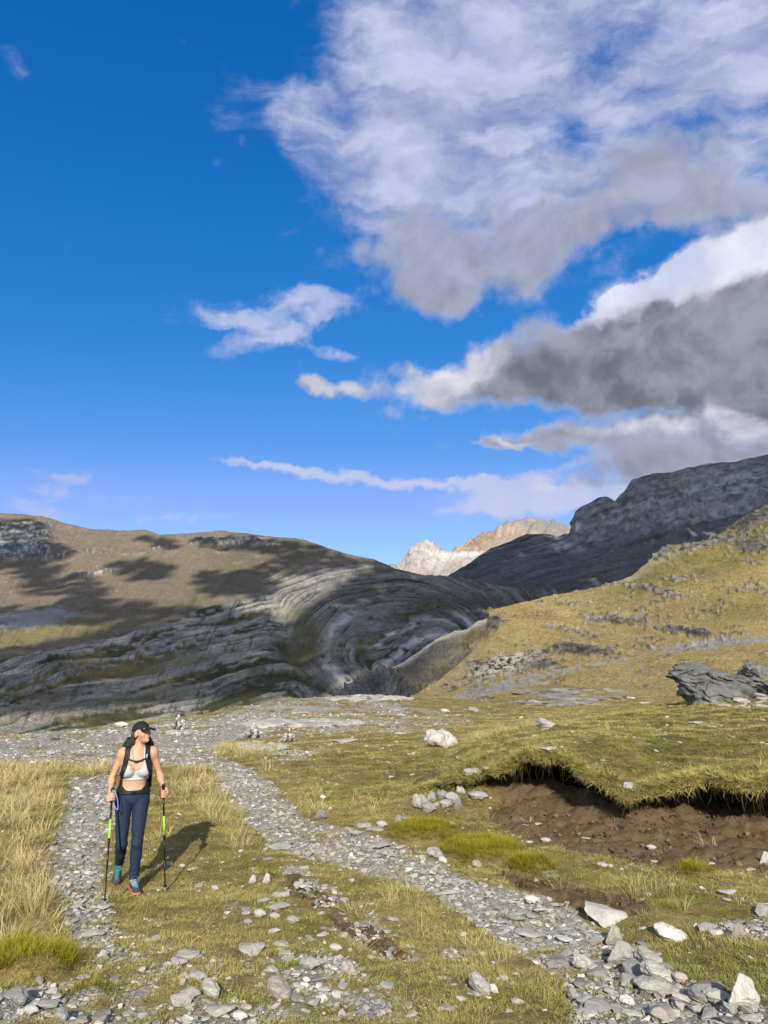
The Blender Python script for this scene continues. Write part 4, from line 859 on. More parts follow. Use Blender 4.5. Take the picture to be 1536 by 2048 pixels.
# ------------------------------------------------------------------ loose stones too small to count
GSH = [shape_mesh('gravel_stone', s, M_STONEI) for s in FLATS + CHUNKS]
X, Y = sample_ground([(2.6, 6.5, 760), (6.5, 10, 520), (10, 15, 230), (15, 24, 95), (24, 44, 26), (44, 64, 8)])
Z = ground_z(X, Y); g, d, tl, ms, gn = cover(X, Y, Z); r = np.hypot(X, Y)
keep = (rng.uniform(size=len(X)) < np.clip(g * .95 + .045 + .10 * sst(GRAVEL(*proj(np.stack([X, Y, Z], -1))), .03, .4) + .05 * np.clip((r - 14) / 20, 0, 1), 0, 1) * (1 - .96 * d * (g < .5)) * (1 - .85 * np.clip(tl, 0, 1) * (g < .5))) & (np.where(X / Y < .05, edge_r(X / Y) - r, 5) > 0) & (ms < .4)
X, Y, Z, r, g = (v[keep] for v in (X, Y, Z, r, g)); n = len(X)
sz = np.clip(rng.lognormal(-3.5, .55, n), .012, .085) * np.clip((r / 7) ** .55, .85, 2.6)
idx = np.where(rng.uniform(size=n) < .86, rng.integers(0, 7, n), rng.integers(7, 14, n)); h = np.where(idx < 7, rng.uniform(.14, .34, n), rng.uniform(.4, .7, n))
tone = np.clip(.52 + .2 * rng.normal(size=n) + (rng.uniform(size=n) < .08) * .4, .05, 1); warm = np.where(rng.uniform(size=n) < .09, rng.uniform(.3, .9, n), rng.uniform(0, .14, n))
tx, ty = slope_rot(X, Y)
scatter('gravel', GSH, np.stack([X, Y, Z + sz * h * .22 - .012 * g], -1), np.stack([tx + rng.normal(size=n) * .16, ty + rng.normal(size=n) * .16, rng.uniform(0, 6.28, n)], -1), np.stack([sz, sz * rng.uniform(.6, .95, n), sz * h], -1), idx, tone, warm)

# crumbs of soil on the bare earth
M_SOIL = material('soil_crumb', lambda t, p: t.set(p, 'Base Color', t.mix(t.attr('tone', 'INSTANCER').outputs['Fac'], (.055, .038, .022), (.19, .138, .078))), .95, .05)
SOIL = [shape_mesh('soil_crumb', s, M_SOIL) for s in CHUNKS]
X, Y = sample_ground([(4, 13, 330)], .72); Z = base_z(X, Y); g, d, tl, ms, gn = cover(X, Y, Z, True); t_ = X / Y; bh = Y - lipY(t_)
keep = (rng.uniform(size=len(X)) < np.maximum(d, (bh > -.7) & (bh < .3) & (t_ > .16)) * (.35 + .5 * sst(fbm(X * 3, Y * 3, 4.4, 3), -.2, .6))) & (bh < .35)
X, Y, Z = X[keep], Y[keep], Z[keep]; n = len(X); sz = np.clip(rng.lognormal(-3.9, .55, n), .008, .07)
scatter('soil_crumbs', SOIL, np.stack([X, Y, Z + sz * .2], -1), rng.uniform(0, 6.28, (n, 3)), np.stack([sz, sz * .9, sz * .7], -1), rng.integers(0, 7, n), np.clip(.45 + .28 * rng.normal(size=n), 0, 1))
# ------------------------------------------------------------------ the hiker: one continuous body grown from a distance field
class SDF:
    def __init__(s, lo, hi, h):
        s.lo, s.h = np.array(lo, float), h
        s.ax = [np.arange(l, u + h, h, dtype=np.float32) for l, u in zip(lo, hi)]
        s.a = np.full([len(x) for x in s.ax], .5, np.float32)
    def block(s, lo, hi):
        sl = tuple(slice(max(0, int((l - o) / s.h)), max(1, min(len(x), int((u - o) / s.h) + 2))) for l, u, o, x in zip(lo, hi, s.lo, s.ax))
        g = np.meshgrid(*(x[q] for x, q in zip(s.ax, sl)), indexing='ij'); return sl, g
    def put(s, sl, d, k, sub=False):
        a = s.a[sl]
        if sub:
            d = -d; h = np.maximum(k - np.abs(a - d), 0) / k; s.a[sl] = np.maximum(a, d) + h * h * k * .25
        else:
            h = np.maximum(k - np.abs(a - d), 0) / k; s.a[sl] = np.minimum(a, d) - h * h * k * .25
    def cone(s, a, b, r1, r2, k=.02, sub=False):
        a, b = np.array(a, float), np.array(b, float); m = max(r1, r2) + k + .03
        sl, (x, y, z) = s.block(np.minimum(a, b) - m, np.maximum(a, b) + m); ba = b - a
        t = np.clip(((x - a[0]) * ba[0] + (y - a[1]) * ba[1] + (z - a[2]) * ba[2]) / (ba @ ba + 1e-12), 0, 1)
        d = np.sqrt((x - a[0] - t * ba[0]) ** 2 + (y - a[1] - t * ba[1]) ** 2 + (z - a[2] - t * ba[2]) ** 2) - (r1 + (r2 - r1) * t)
        s.put(sl, d.astype(np.float32), k, sub)
    def ell(s, c, r, k=.02, R=None, sub=False, bend=0.0):
        c, r = np.array(c, float), np.array(r, float); m = max(r) + k + .03
        sl, (x, y, z) = s.block(c - m, c + m); x, y, z = x - c[0], y - c[1], z - c[2]
        if R is not None: x, y, z = (R[0, i] * x + R[1, i] * y + R[2, i] * z for i in range(3))
        z = z + bend * x * x
        k0 = np.sqrt((x / r[0]) ** 2 + (y / r[1]) ** 2 + (z / r[2]) ** 2); k1 = np.sqrt((x / r[0] ** 2) ** 2 + (y / r[1] ** 2) ** 2 + (z / r[2] ** 2) ** 2) + 1e-9
        s.put(sl, (k0 * (k0 - 1) / k1).astype(np.float32), k, sub)
    def box(s, c, hs, rd, k=.02, R=None):
        c, hs = np.array(c, float), np.array(hs, float); m = max(hs) * 1.5 + rd + .03
        sl, (x, y, z) = s.block(c - m, c + m); x, y, z = x - c[0], y - c[1], z - c[2]
        if R is not None: x, y, z = (R[0, i] * x + R[1, i] * y + R[2, i] * z for i in range(3))
        q = [np.abs(v) - h for v, h in zip((x, y, z), hs)]
        d = np.sqrt(sum(np.maximum(v, 0) ** 2 for v in q)) + np.minimum(np.maximum(np.maximum(q[0], q[1]), q[2]), 0) - rd
        s.put(sl, d.astype(np.float32), k)
def nets(field, lo, h):
    f = field; neg = f < 0; nx, ny, nz = (n - 1 for n in f.shape)
    cnt = sum(neg[i:i + nx, j:j + ny, k:k + nz].astype(np.int8) for i in (0, 1) for j in (0, 1) for k in (0, 1))
    act = np.argwhere((cnt > 0) & (cnt < 8)); idx = np.full((nx, ny, nz), -1, np.int32); idx[tuple(act.T)] = np.arange(len(act))
    S = np.zeros((len(act), 3)); N = np.zeros(len(act))
    for ax in range(3):
        o1, o2 = [i for i in range(3) if i != ax]
        for p in (0, 1):
            for q in (0, 1):
                A = act.copy(); A[:, o1] += p; A[:, o2] += q; B = A.copy(); B[:, ax] += 1
                fa, fb = f[tuple(A.T)], f[tuple(B.T)]; m = (fa < 0) != (fb < 0); t = np.where(m, fa / np.where(m, fa - fb, 1), 0)
                P = A.astype(float); P[:, ax] += t; S += P * m[:, None]; N += m
    V = S / N[:, None] * h + lo; F_ = []
    for ax in range(3):
        o1, o2 = (ax + 1) % 3, (ax + 2) % 3
        sl0 = [slice(None)] * 3; sl1 = [slice(None)] * 3; sl0[ax] = slice(0, -1); sl1[ax] = slice(1, None)
        a, b = neg[tuple(sl0)], neg[tuple(sl1)]; e = np.argwhere(a != b); e = e[(e[:, o1] > 0) & (e[:, o2] > 0) & (e[:, o1] < f.shape[o1] - 1) & (e[:, o2] < f.shape[o2] - 1)]
        fl = a[tuple(e.T)]
        def ci(d1, d2):
            c = e.copy(); c[:, o1] -= d1; c[:, o2] -= d2; return idx[tuple(c.T)]
        q = np.stack([ci(1, 1), ci(0, 1), ci(0, 0), ci(1, 0)], -1); q[~fl] = q[~fl][:, ::-1]; F_.append(q)
    return V, np.concatenate(F_)
def field_mesh(name, field, lo, h, mat, parent, attrs=None):
    V, Fc = nets(field, np.array(lo), h)
    return mesh_obj(name, V, Fc, mat, parent, smooth=True)
def rotm(yaw, pitch, roll=0):
    return np.array(Matrix.Rotation(yaw, 3, 'Z') @ Matrix.Rotation(pitch, 3, 'X') @ Matrix.Rotation(roll, 3, 'Y'))

def simple(name, col, rough=.7, var=.12, scale=60, bump=.0):
    def b(t, p):
        pos = t.n('ShaderNodeTexCoord').outputs['Object']; n = t.noise(pos, scale, 4, .6)
        f = t.m('MULTIPLY_ADD', t.m('SUBTRACT', n, .5), 2 * var, 1.0)
        t.set(p, 'Base Color', t.mix(1.0, (*col, 1), t.n('ShaderNodeCombineXYZ', {0: f, 1: f, 2: f}).outputs[0], 'MULTIPLY'))
        if bump: t.set(p, 'Normal', t.n('ShaderNodeBump', {'Height': n, 'Strength': bump, 'Distance': .004}).outputs[0])
    return material(name, b, rough, .3)
M_SKIN = simple('skin', (.52, .29, .19), .5, .06, 25); M_SKIN.node_tree.nodes['Principled BSDF'].inputs['Subsurface Weight'].default_value = .12; M_SKIN.node_tree.nodes['Principled BSDF'].inputs['Subsurface Radius'].default_value = (.012, .005, .003)
M_LIP = simple('lip', (.42, .16, .13), .45); M_EYE = simple('eye', (.16, .12, .10), .2, .02)
M_HAIR = simple('dark_hair', (.045, .028, .018), .5, .5, 120, .6); M_CAP = simple('black_cloth', (.012, .012, .015), .8, .2, 200, .3); M_PACK = simple('black_nylon', (.010, .010, .012), .6, .25, 150, .3)
M_TOP = simple('grey_marl', (.46, .455, .485), .8, .14, 90, .3); M_NAVY = simple('navy_stretch', (.014, .025, .060), .75, .12, 70, .4)
M_SHOE = simple('dark_shoe', (.045, .05, .06), .7, .35, 120, .4); M_SOLE = simple('sole_rubber', (.05, .05, .052), .8); M_CORAL = simple('coral_rubber', (.72, .16, .12), .6); M_CYAN = simple('cyan_lace', (.05, .30, .38), .6, .1)
M_BLACK = simple('pole_black', (.012, .012, .013), .35, .1); M_GREEN = simple('pole_green', (.32, .78, .03), .4, .04); M_LAV = simple('lavender_cord', (.30, .38, .72), .7); M_METAL = simple('pole_metal', (.32, .32, .33), .35); M_VALVE = simple('blue_valve', (.10, .50, .80), .4)

def tube(pts, rad, n=8, closed=False, ends=True):
    pts = np.asarray(pts, float); m = len(pts); rad = np.broadcast_to(rad, m); V, Fc = [], []
    T = np.gradient(pts, axis=0) if not closed else np.roll(pts, -1, 0) - np.roll(pts, 1, 0)
    T /= np.linalg.norm(T, axis=1, keepdims=True) + 1e-9; u = np.cross(T[0], (0.31, .77, .55)); u /= np.linalg.norm(u)
    for i in range(m):
        u = u - T[i] * (u @ T[i]); u /= np.linalg.norm(u); w = np.cross(T[i], u)
        for k in range(n):
            a = 2 * math.pi * k / n; V.append(pts[i] + rad[i] * (math.cos(a) * u + math.sin(a) * w))
    for i in range(m if closed else m - 1):
        j = (i + 1) % m
        for k in range(n): Fc.append([i * n + k, i * n + (k + 1) % n, j * n + (k + 1) % n, j * n + k])
    if ends and not closed: Fc += [list(range(n))[::-1], [(m - 1) * n + k for k in range(n)]]
    return V, Fc
def joinm(*parts):
    V, Fc = [], []
    for v, f in parts:
        o = len(V); V += list(v); Fc += [[i + o for i in q] for q in f]
    return V, Fc

HX, HY = -2.567, 7.90
HZ = float(ground_z(np.array(HX), np.array(HY))) + .012
HROT = math.atan2(-HX, HY)
person = empty('person', (HX, HY, HZ), HROT)
tag(person, 'woman in black cap, grey sports top and navy trousers walking with two poles', 'person')

GLO, GHI, GH = (-.40, -.32, -.01), (.34, .46, 1.72), .005
HC = np.array((-.020, .004, 1.555)); HR = rotm(math.radians(42), math.radians(-13))
hp = lambda *v: HC + HR @ np.array(v, float)
POLES = [dict(top=(-.268, -.185, 1.035), tip=(-.255, -.66, None), side=-1), dict(top=(.225, -.19, 1.045), tip=(.306, -.06, None), side=1)]
_cr, _sr = math.cos(HROT), math.sin(HROT)
def to_world(p): return np.array((HX + p[0] * _cr - p[1] * _sr, HY + p[0] * _sr + p[1] * _cr, HZ + p[2]))
for p in POLES:
    w = to_world((p['tip'][0], p['tip'][1], 0)); p['tip'] = (p['tip'][0], p['tip'][1], float(ground_z(np.array(w[0]), np.array(w[1]))) - HZ - .01)

b = SDF(GLO, GHI, GH)
# torso
b.ell((-.073, .015, .93), (.160, .108, .115), .05); b.ell((-.068, .015, 1.06), (.118, .082, .13), .06); b.ell((-.058, .02, 1.205), (.142, .098, .165), .06)
b.cone((-.175, .035, 1.352), (.085, .035, 1.352), .052, .052, .06); b.cone((-.045, .05, 1.36), (-.042, .055, 1.2), .075, .07, .05)
b.ell((-.140, -.066, 1.188), (.072, .068, .070), .025); b.ell((.026, -.066, 1.188), (.072, .068, .070), .025)
b.ell((-.155, .085, .89), (.085, .075, .095), .04); b.ell((.01, .085, .89), (.085, .075, .095), .04)
# neck, head, face
b.cone((-.046, .04, 1.375), (-.026, .02, 1.50), .056, .050, .035)
b.ell(hp(0, .015, .028), (.073, .090, .086), .02, HR); b.ell(hp(0, -.032, -.036), (.051, .056, .072), .03, HR); b.ell(hp(0, -.068, -.090), (.019, .018, .018), .03, HR)
for sx in (-1, 1):
    b.ell(hp(sx * .034, -.056, -.024), (.028, .028, .030), .02, HR); b.ell(hp(sx * .073, .012, -.012), (.010, .019, .031), .008, HR); b.ell(hp(sx * .031, -.098, .012), (.017, .013, .012), .012, HR, sub=True)
    b.ell(hp(sx * .030, -.086, .030), (.024, .012, .008), .012, HR)
b.cone(hp(0, -.086, .012), hp(0, -.101, -.022), .007, .0095, .010)
b.ell(hp(0, -.090, -.050), (.023, .011, .007), .006, HR); b.ell(hp(0, -.088, -.061), (.020, .011, .007), .006, HR)
# legs inside the trousers
HIPR, KNER, ANKR = np.array((-.157, .005, .87)), np.array((-.152, -.005, .455)), np.array((-.166, .30, .20))
HIPL, KNEL, ANKL = np.array((.012, .0, .87)), np.array((.000, -.04, .475)), np.array((-.012, .012, .10))
for hp_, kn, an in ((HIPR, KNER, ANKR), (HIPL, KNEL, ANKL)):
    b.cone(hp_, kn, .080, .047, .012); b.cone(kn, an, .047, .034, .02)
    ax = (an - kn) / np.linalg.norm(an - kn); bk = np.array((0, ax[2] * -1, ax[1])); b.ell(kn + (an - kn) * .32 + bk * .018, (.042, .045, .085), .03)
toeR, toeL = np.array((-.182, .255, .03)), np.array((.030, -.165, .03))
b.cone(ANKR, toeR, .034, .026, .02); b.cone(ANKL, toeL, .034, .022, .02); b.cone(ANKL, (-.02, .05, .035), .034, .03, .02)
# arms, hands round the pole grips
ARM = {-1: [(-.197, .035, 1.352), (-.290, .085, 1.10), (-.292, -.10, .985)], 1: [(.107, .035, 1.352), (.186, .075, 1.115), (.236, -.105, .985)]}
for sd, (sh, el, wr) in ARM.items():
    sh, el, wr = map(np.array, (sh, el, wr)); P = POLES[0 if sd < 0 else 1]; top, tip = np.array(P['top']), np.array(P['tip']); ax = (top - tip) / np.linalg.norm(top - tip)
    b.ell(sh + (sd * .004, 0, -.012), (.048, .050, .060), .04); b.cone(sh, el, .042, .032, .03); b.cone(el, wr, .033, .0225, .02); b.ell(el + (wr - el) * .26, (.034, .036, .055), .03)
    G = top - ax * .085                                         # centre of the grasp
    u = np.array((sd, .0, 0)); u = u - ax * (u @ ax); u /= np.linalg.norm(u); v = np.cross(ax, u); v = v if v[1] < 0 else -v
    palm = G + u * .030 - v * .012
    b.cone(wr, palm, .024, .026, .02); b.cone(palm + ax * .028, palm - ax * .032, .019, .017, .014)
    for i in range(4):
        c = G + ax * (.031 - .0205 * i); R0 = .0235; rf = (.0092, .0096, .0092, .0080)[i]; last = (205, 220, 212, 190)[i]
        ang = [0, 45, 90, 140, last]; pts = [c + R0 * (math.cos(math.radians(a)) * u + math.sin(math.radians(a)) * v) for a in ang]; pts[0] = palm + ax * (.027 - .0185 * i)
        for q in range(4): b.cone(pts[q], pts[q + 1], rf * (1.08 - .06 * q), rf * (1.02 - .06 * q), .004)
    th = [palm + ax * .022 - v * .004, G + ax * .050 + u * .020 - v * .022, G + ax * .056 - u * .010 - v * .020, G + ax * .052 - u * .026 - v * .002]
    for q in range(3): b.cone(th[q], th[q + 1], (.013, .0115, .010)[q], (.0115, .010, .0085)[q], .006)
body = field_mesh('body', b.a, GLO, GH, M_SKIN, person)
sm = body.modifiers.new('smooth', 'SMOOTH'); sm.factor = .5; sm.iterations = 2

GXf, GYf, GZf = (a.astype(np.float32) for a in np.meshgrid(*b.ax, indexing='ij'))
def sub_block(zlo, zhi):
    k0, k1 = int((zlo - GLO[2]) / GH), int((zhi - GLO[2]) / GH); s_ = (slice(None), slice(None), slice(k0, k1))
    return b.a[s_], GXf[s_], GYf[s_], GZf[s_], (GLO[0], GLO[1], GLO[2] + k0 * GH)
torso = SDF(GLO, GHI, GH)                                        # the trunk without arms, for what is worn on it
torso.ell((-.073, .015, .93), (.160, .108, .115), .05); torso.ell((-.068, .015, 1.06), (.118, .082, .13), .06); torso.ell((-.058, .02, 1.205), (.142, .098, .165), .06)
torso.cone((-.175, .035, 1.352), (.085, .035, 1.352), .052, .052, .06); torso.cone((-.045, .05, 1.36), (-.042, .055, 1.2), .075, .07, .05)
torso.ell((-.140, -.066, 1.188), (.072, .068, .070), .025); torso.ell((.026, -.066, 1.188), (.072, .068, .070), .025)
def tblock(zlo, zhi):
    a, x, y, z, lo = sub_block(zlo, zhi); k0 = int((zlo - GLO[2]) / GH); return torso.a[:, :, k0:k0 + a.shape[2]], x, y, z, lo
# sports top
a, x, y, z, lo = tblock(1.05, 1.44)
cx = -.057; neck = 1.175 + np.abs(x - cx) * .55 + np.where(np.abs(x - cx) > .052, .03, 0) + np.where(y > .03, .06, 0)
cupR = np.maximum(1.085 - z, z - np.minimum(neck, 1.262)); strapx = np.minimum(np.abs(x - cx - .082), np.abs(x - cx + .082)) - .010
reg = np.minimum(cupR, np.maximum(strapx, np.maximum(1.2 - z, z - 1.43)))
top = field_mesh('sports_top', np.maximum(a - .005 - .004 * (np.abs(z - 1.095) < .012), reg), lo, GH, M_TOP, person)
xs = [((-.095, 1.225), (-.03, 1.172)), ((-.018, 1.225), (-.082, 1.172))]
def on_front(px_, pz_, off=.004):
    i = int(round((px_ - GLO[0]) / GH)); k = int(round((pz_ - GLO[2]) / GH)); col = torso.a[i, :, k]; j = int(np.argmax(col < off)); return np.array((px_, b.ax[1][max(j, 0)] - .001, pz_))
cross = [tube([on_front(lerp(p[0], q[0], f), lerp(p[1], q[1], f), .004) for f in np.linspace(0, 1, 7)], .0028, 6) for p, q in xs]
V, Fc = joinm(*cross); mesh_obj('cross_strap', V, Fc, M_TOP, top, smooth=True)
# trousers
tr = SDF(GLO, (.34, .46, 1.02), GH)
tr.ell((-.073, .015, .93), (.168, .116, .128), .03); tr.cone((-.10, .02, .835), (-.045, .02, .835), .055, .055, .03); tr.ell((-.157, .09, .89), (.09, .082, .10), .04); tr.ell((.012, .09, .89), (.09, .082, .10), .04)
for hp_, kn, an in ((HIPR, KNER, ANKR), (HIPL, KNEL, ANKL)):
    tr.cone(hp_, kn, .088, .057, .010); tr.cone(kn, an, .057, .048, .02); ax = (an - kn) / np.linalg.norm(an - kn); bk = np.array((0, -ax[2], ax[1])); tr.ell(kn + (an - kn) * .34 + bk * .016, (.050, .053, .10), .03)
x, y, z = GXf[:, :, :tr.a.shape[2]], GYf[:, :, :tr.a.shape[2]], GZf[:, :, :tr.a.shape[2]]
zc = np.arange(tr.a.shape[2]) * GH + GLO[2]
near = np.abs(tr.a) < .03; wr = np.zeros_like(tr.a)
wr[near] = .0042 * fbm(x[near] * 11 + z[near] * 7, y[near] * 11, z[near] * 9 + x[near] * 8, 4) + .005 * perlin(x[near] * 14 + z[near] * 30, y[near] * 14, z[near] * 8) * np.exp(-((z[near] - .46) / .08) ** 2) + .007 * perlin(z[near] * 55, x[near] * 9, 3) * np.exp(-((z[near] - .15) / .09) ** 2)
hemL = .105 - z - .1 * (y > .12) * 10; cutR = ((x - ANKR[0]) * 0 + (y - ANKR[1]) * (ANKR - KNER)[1] + (z - ANKR[2]) * (ANKR - KNER)[2]) / np.linalg.norm(ANKR - KNER) - .004
hem = np.where((y > .1) | (x < -.085), cutR * (z < .45) - 1.0 * (z >= .45), .108 - z)
tro = field_mesh('trousers', np.maximum(np.maximum(tr.a + wr, z - .975), hem), GLO, GH, M_NAVY, person)
# hair, cap, eyes, lips
hg = SDF((-.20, -.16, 1.34), (.16, .20, 1.72), .004)
hg.ell(hp(0, .030, .018), (.079, .083, .086), .02, HR); hg.cone(hp(-.005, .098, -.035), hp(-.02, .118, -.085), .040, .040, .02); hg.cone(hp(-.02, .118, -.085), hp(-.055, .100, -.135), .040, .020, .02); hg.cone(hp(-.07, .05, .0), hp(-.065, .075, -.085), .022, .022, .02)
hx, hy, hz = np.meshgrid(*hg.ax, indexing='ij'); q = np.stack([hx - HC[0], hy - HC[1], hz - HC[2]], -1) @ HR
hn = .006 * fbm(q[..., 0] * 60, q[..., 1] * 40, q[..., 2] * 14, 3)
hair = field_mesh('hair', np.maximum(hg.a + hn, -(q[..., 1] + .030) - .03 * (q[..., 2] > -.02) * 0 - .0), hg.lo, hg.h, M_HAIR, person)
cg = SDF((-.20, -.26, 1.42), (.22, .20, 1.72), .004)
cg.ell(hp(0, .012, .034), (.083, .101, .090), .01, HR)
gx, gy, gz = np.meshgrid(*cg.ax, indexing='ij'); q = np.stack([gx - HC[0], gy - HC[1], gz - HC[2]], -1) @ HR
crown = np.maximum(cg.a, .036 - q[..., 2] - .12 * np.maximum(q[..., 1], 0) * -1)
cap = field_mesh('cap', crown, cg.lo, cg.h, M_CAP, person)
br = SDF((-.20, -.26, 1.42), (.22, .20, 1.72), .004); RB = HR @ np.array(Matrix.Rotation(math.radians(15), 3, 'X'))
br.ell(hp(0, -.104, .030), (.080, .086, .0085), .004, RB, bend=4.5)
mesh_obj('brim', *nets(np.maximum(br.a, -(cg.a + .012)), br.lo, br.h), M_CAP, cap, smooth=True)
V, Fc = tube([hp(.084 * math.cos(a), .012 + .102 * math.sin(a), .040) for a in np.linspace(0, 2 * math.pi, 28)[:-1]], .0035, 6, True); mesh_obj('cap_band', V, Fc, M_CAP, cap, smooth=True)
iv, ifc = ICO2
for sx in (-1, 1): mesh_obj('eye', iv * .0118 + hp(sx * .031, -.079, .012), ifc, M_EYE, person, smooth=True)
V, Fc = joinm(*[((iv * r_) @ HR.T + hp(0, -.0915 + dy, zz), [list(f) for f in ifc]) for zz, r_, dy in ((-.050, (.021, .0105, .0058), 0), (-.0605, (.018, .0105, .006), .002))]); mesh_obj('lips', V, Fc, M_LIP, person, smooth=True)
# shoes
def make_shoe(ank, toe, heel, up, coral):
    f = toe - heel; L = np.linalg.norm(f); f = f / L; up = up - f * (up @ f); up /= np.linalg.norm(up); sx = np.cross(f, up); R = np.stack([sx, f, up], -1); pt = lambda a_, b_, c_: heel + R @ np.array((a_, b_ * L, c_))
    lo, hi = np.minimum(np.minimum(toe, heel), ank) - .09, np.maximum(np.maximum(toe, heel), ank) + .09; h_ = .004
    s_ = SDF(lo, hi, h_); s_.ell(pt(0, .12, .035), (.034, .045, .036), .02, R); s_.ell(pt(0, .5, .034), (.036, .075, .036), .03, R); s_.ell(pt(.003, .84, .026), (.044, .055, .028), .03, R); s_.cone(pt(0, .28, .05), ank + (ank - pt(0, .28, .05)) * .12, .038, .040, .03)
    g_ = np.stack(np.meshgrid(*s_.ax, indexing='ij'), -1); q_ = (g_ - heel) @ R; open_ = (q_[..., 2] - .112) 
    shoe = field_mesh('shoe', np.maximum(np.maximum(s_.a, .010 - q_[..., 2]), open_), lo, h_, M_SHOE, person)
    o_ = SDF(lo, hi, h_); o_.ell(pt(0, .10, .012), (.040, .052, .02), .02, R); o_.ell(pt(0, .5, .012), (.039, .09, .02), .03, R); o_.ell(pt(.003, .85, .012), (.048, .062, .022), .03, R)
    V, Fc = nets(np.maximum(np.maximum(o_.a, q_[..., 2] - .020), -q_[..., 2] - .004), np.array(lo), h_); so = mesh_obj('sole', V, Fc, M_CORAL if coral else M_SOLE, shoe, smooth=True)
    parts = []
    tops = [pt(0, lerp(.86, .36, i / 6), lerp(.050, .094, (i / 6) ** .9) + .004) for i in range(7)]
    for i in range(6):
        w = .018 + .003 * i
        for sgn in (-1, 1): parts.append(tube([tops[i] + sx * w * sgn - up * .006, (tops[i] + tops[i + 1]) / 2 + up * .004, tops[i + 1] - sx * w * sgn - up * .006], .0034, 6))
    for sgn in (-1, 1): parts.append(tube([tops[6] + (sx * sgn * .034 * math.sin(a) * 1.0 + up * (.010 + .012 * math.sin(2 * a)) + f * (.02 * (1 - math.cos(a)))) for a in np.linspace(0, math.pi, 9)], .0032, 6))
    V, Fc = joinm(*parts); mesh_obj('laces', V, Fc, M_CYAN, shoe, smooth=True)
    return shoe
make_shoe(ANKL, np.array((.034, -.19, .012)), np.array((-.022, .065, .012)), np.array((0, 0, 1.0)), True)
make_shoe(ANKR, np.array((-.184, .262, .004)), np.array((-.168, .345, .225)), np.array((0, -1.0, .35)), False)

# ------------------------------------------------------------------ her rucksack
pack = empty('backpack', (HX, HY, HZ), HROT); tag(pack, 'black backpack worn by the walking woman, straps clipped over her chest', 'backpack')
pk = SDF((-.36, -.28, .88), (.28, .46, 1.52), .006); pk.box((-.048, .205, 1.20), (.115, .055, .20), .045, .03); pk.box((-.048, .255, 1.12), (.085, .04, .11), .03, .03); pk.box((-.048, .20, 1.43), (.10, .05, .03), .03, .03)
px_, py_, pz_ = np.meshgrid(*pk.ax, indexing='ij'); pn = .006 * fbm(px_ * 14, py_ * 14, pz_ * 14, 3); field_mesh('pack_body', pk.a + pn, pk.lo, pk.h, M_PACK, pack)
a, x, y, z, lo = tblock(.9, 1.47)
def poly_d(x, z, pts):
    d = np.full(x.shape, 9.0, np.float32)
    for (ax_, az_), (bx_, bz_) in zip(pts[:-1], pts[1:]):
        t = np.clip(((x - ax_) * (bx_ - ax_) + (z - az_) * (bz_ - az_)) / ((bx_ - ax_) ** 2 + (bz_ - az_) ** 2), 0, 1); d = np.minimum(d, np.hypot(x - ax_ - t * (bx_ - ax_), z - az_ - t * (bz_ - az_)))
    return d
for sd in (-1, 1):
    c = -.05; pts = [(c + sd * .098, 1.46), (c + sd * .104, 1.33), (c + sd * .118, 1.25), (c + sd * .150, 1.14), (c + sd * .150, 1.02)]
    w = np.where(z > 1.22, .026, np.maximum(.026 - (1.22 - z) * .09, .014))
    field_mesh('shoulder_strap', np.maximum(np.maximum(a - .016, .002 - a), np.maximum(poly_d(x, z, pts) - w, y - .13)), lo, GH, M_PACK, pack)
f1 = np.maximum(np.maximum(a - .014, np.abs(z - 1.283 + .02 * np.cos((x + .05) * 20) - .012) - .0085), np.maximum(y + .01, np.abs(x + .05) - .112)); cs = field_mesh('chest_strap', f1, lo, GH, M_PACK, pack)
bc = on_front(-.058, 1.272, .016); V, Fc = joinm(tube([bc + (-.018, 0, 0), bc + (.018, 0, 0)], .011, 8)); mesh_obj('buckle', V, Fc, M_BLACK, cs)
wing = .004 + .085 * sst(np.abs(x + .066), .06, .165)
hb = field_mesh('hip_belt', np.maximum(a - .021, np.maximum(.953 - z, z - (.985 + wing))), lo, GH, M_PACK, pack)
bc = on_front(-.066, .975, .022); V, Fc = joinm(tube([bc + (-.025, 0, 0), bc + (.025, 0, 0)], .014, 8)); mesh_obj('buckle', V, Fc, M_BLACK, hb)
bc = on_front(.045, 1.315, .018); V, Fc = tube([bc + (.004, 0, -.02), bc + (0, -.01, .012), bc + (.006, -.012, .03)], [.006, .011, .005], 8); mesh_obj('drink_valve', V, Fc, M_VALVE, pack, smooth=True)
V, Fc = tube([on_front(lerp(-.115, -.085, f), lerp(1.40, 1.285, f), .010) + (0, -.004, 0) for f in np.linspace(0, 1, 8)], .0042, 6); mesh_obj('drink_tube', V, Fc, M_METAL, pack, smooth=True)

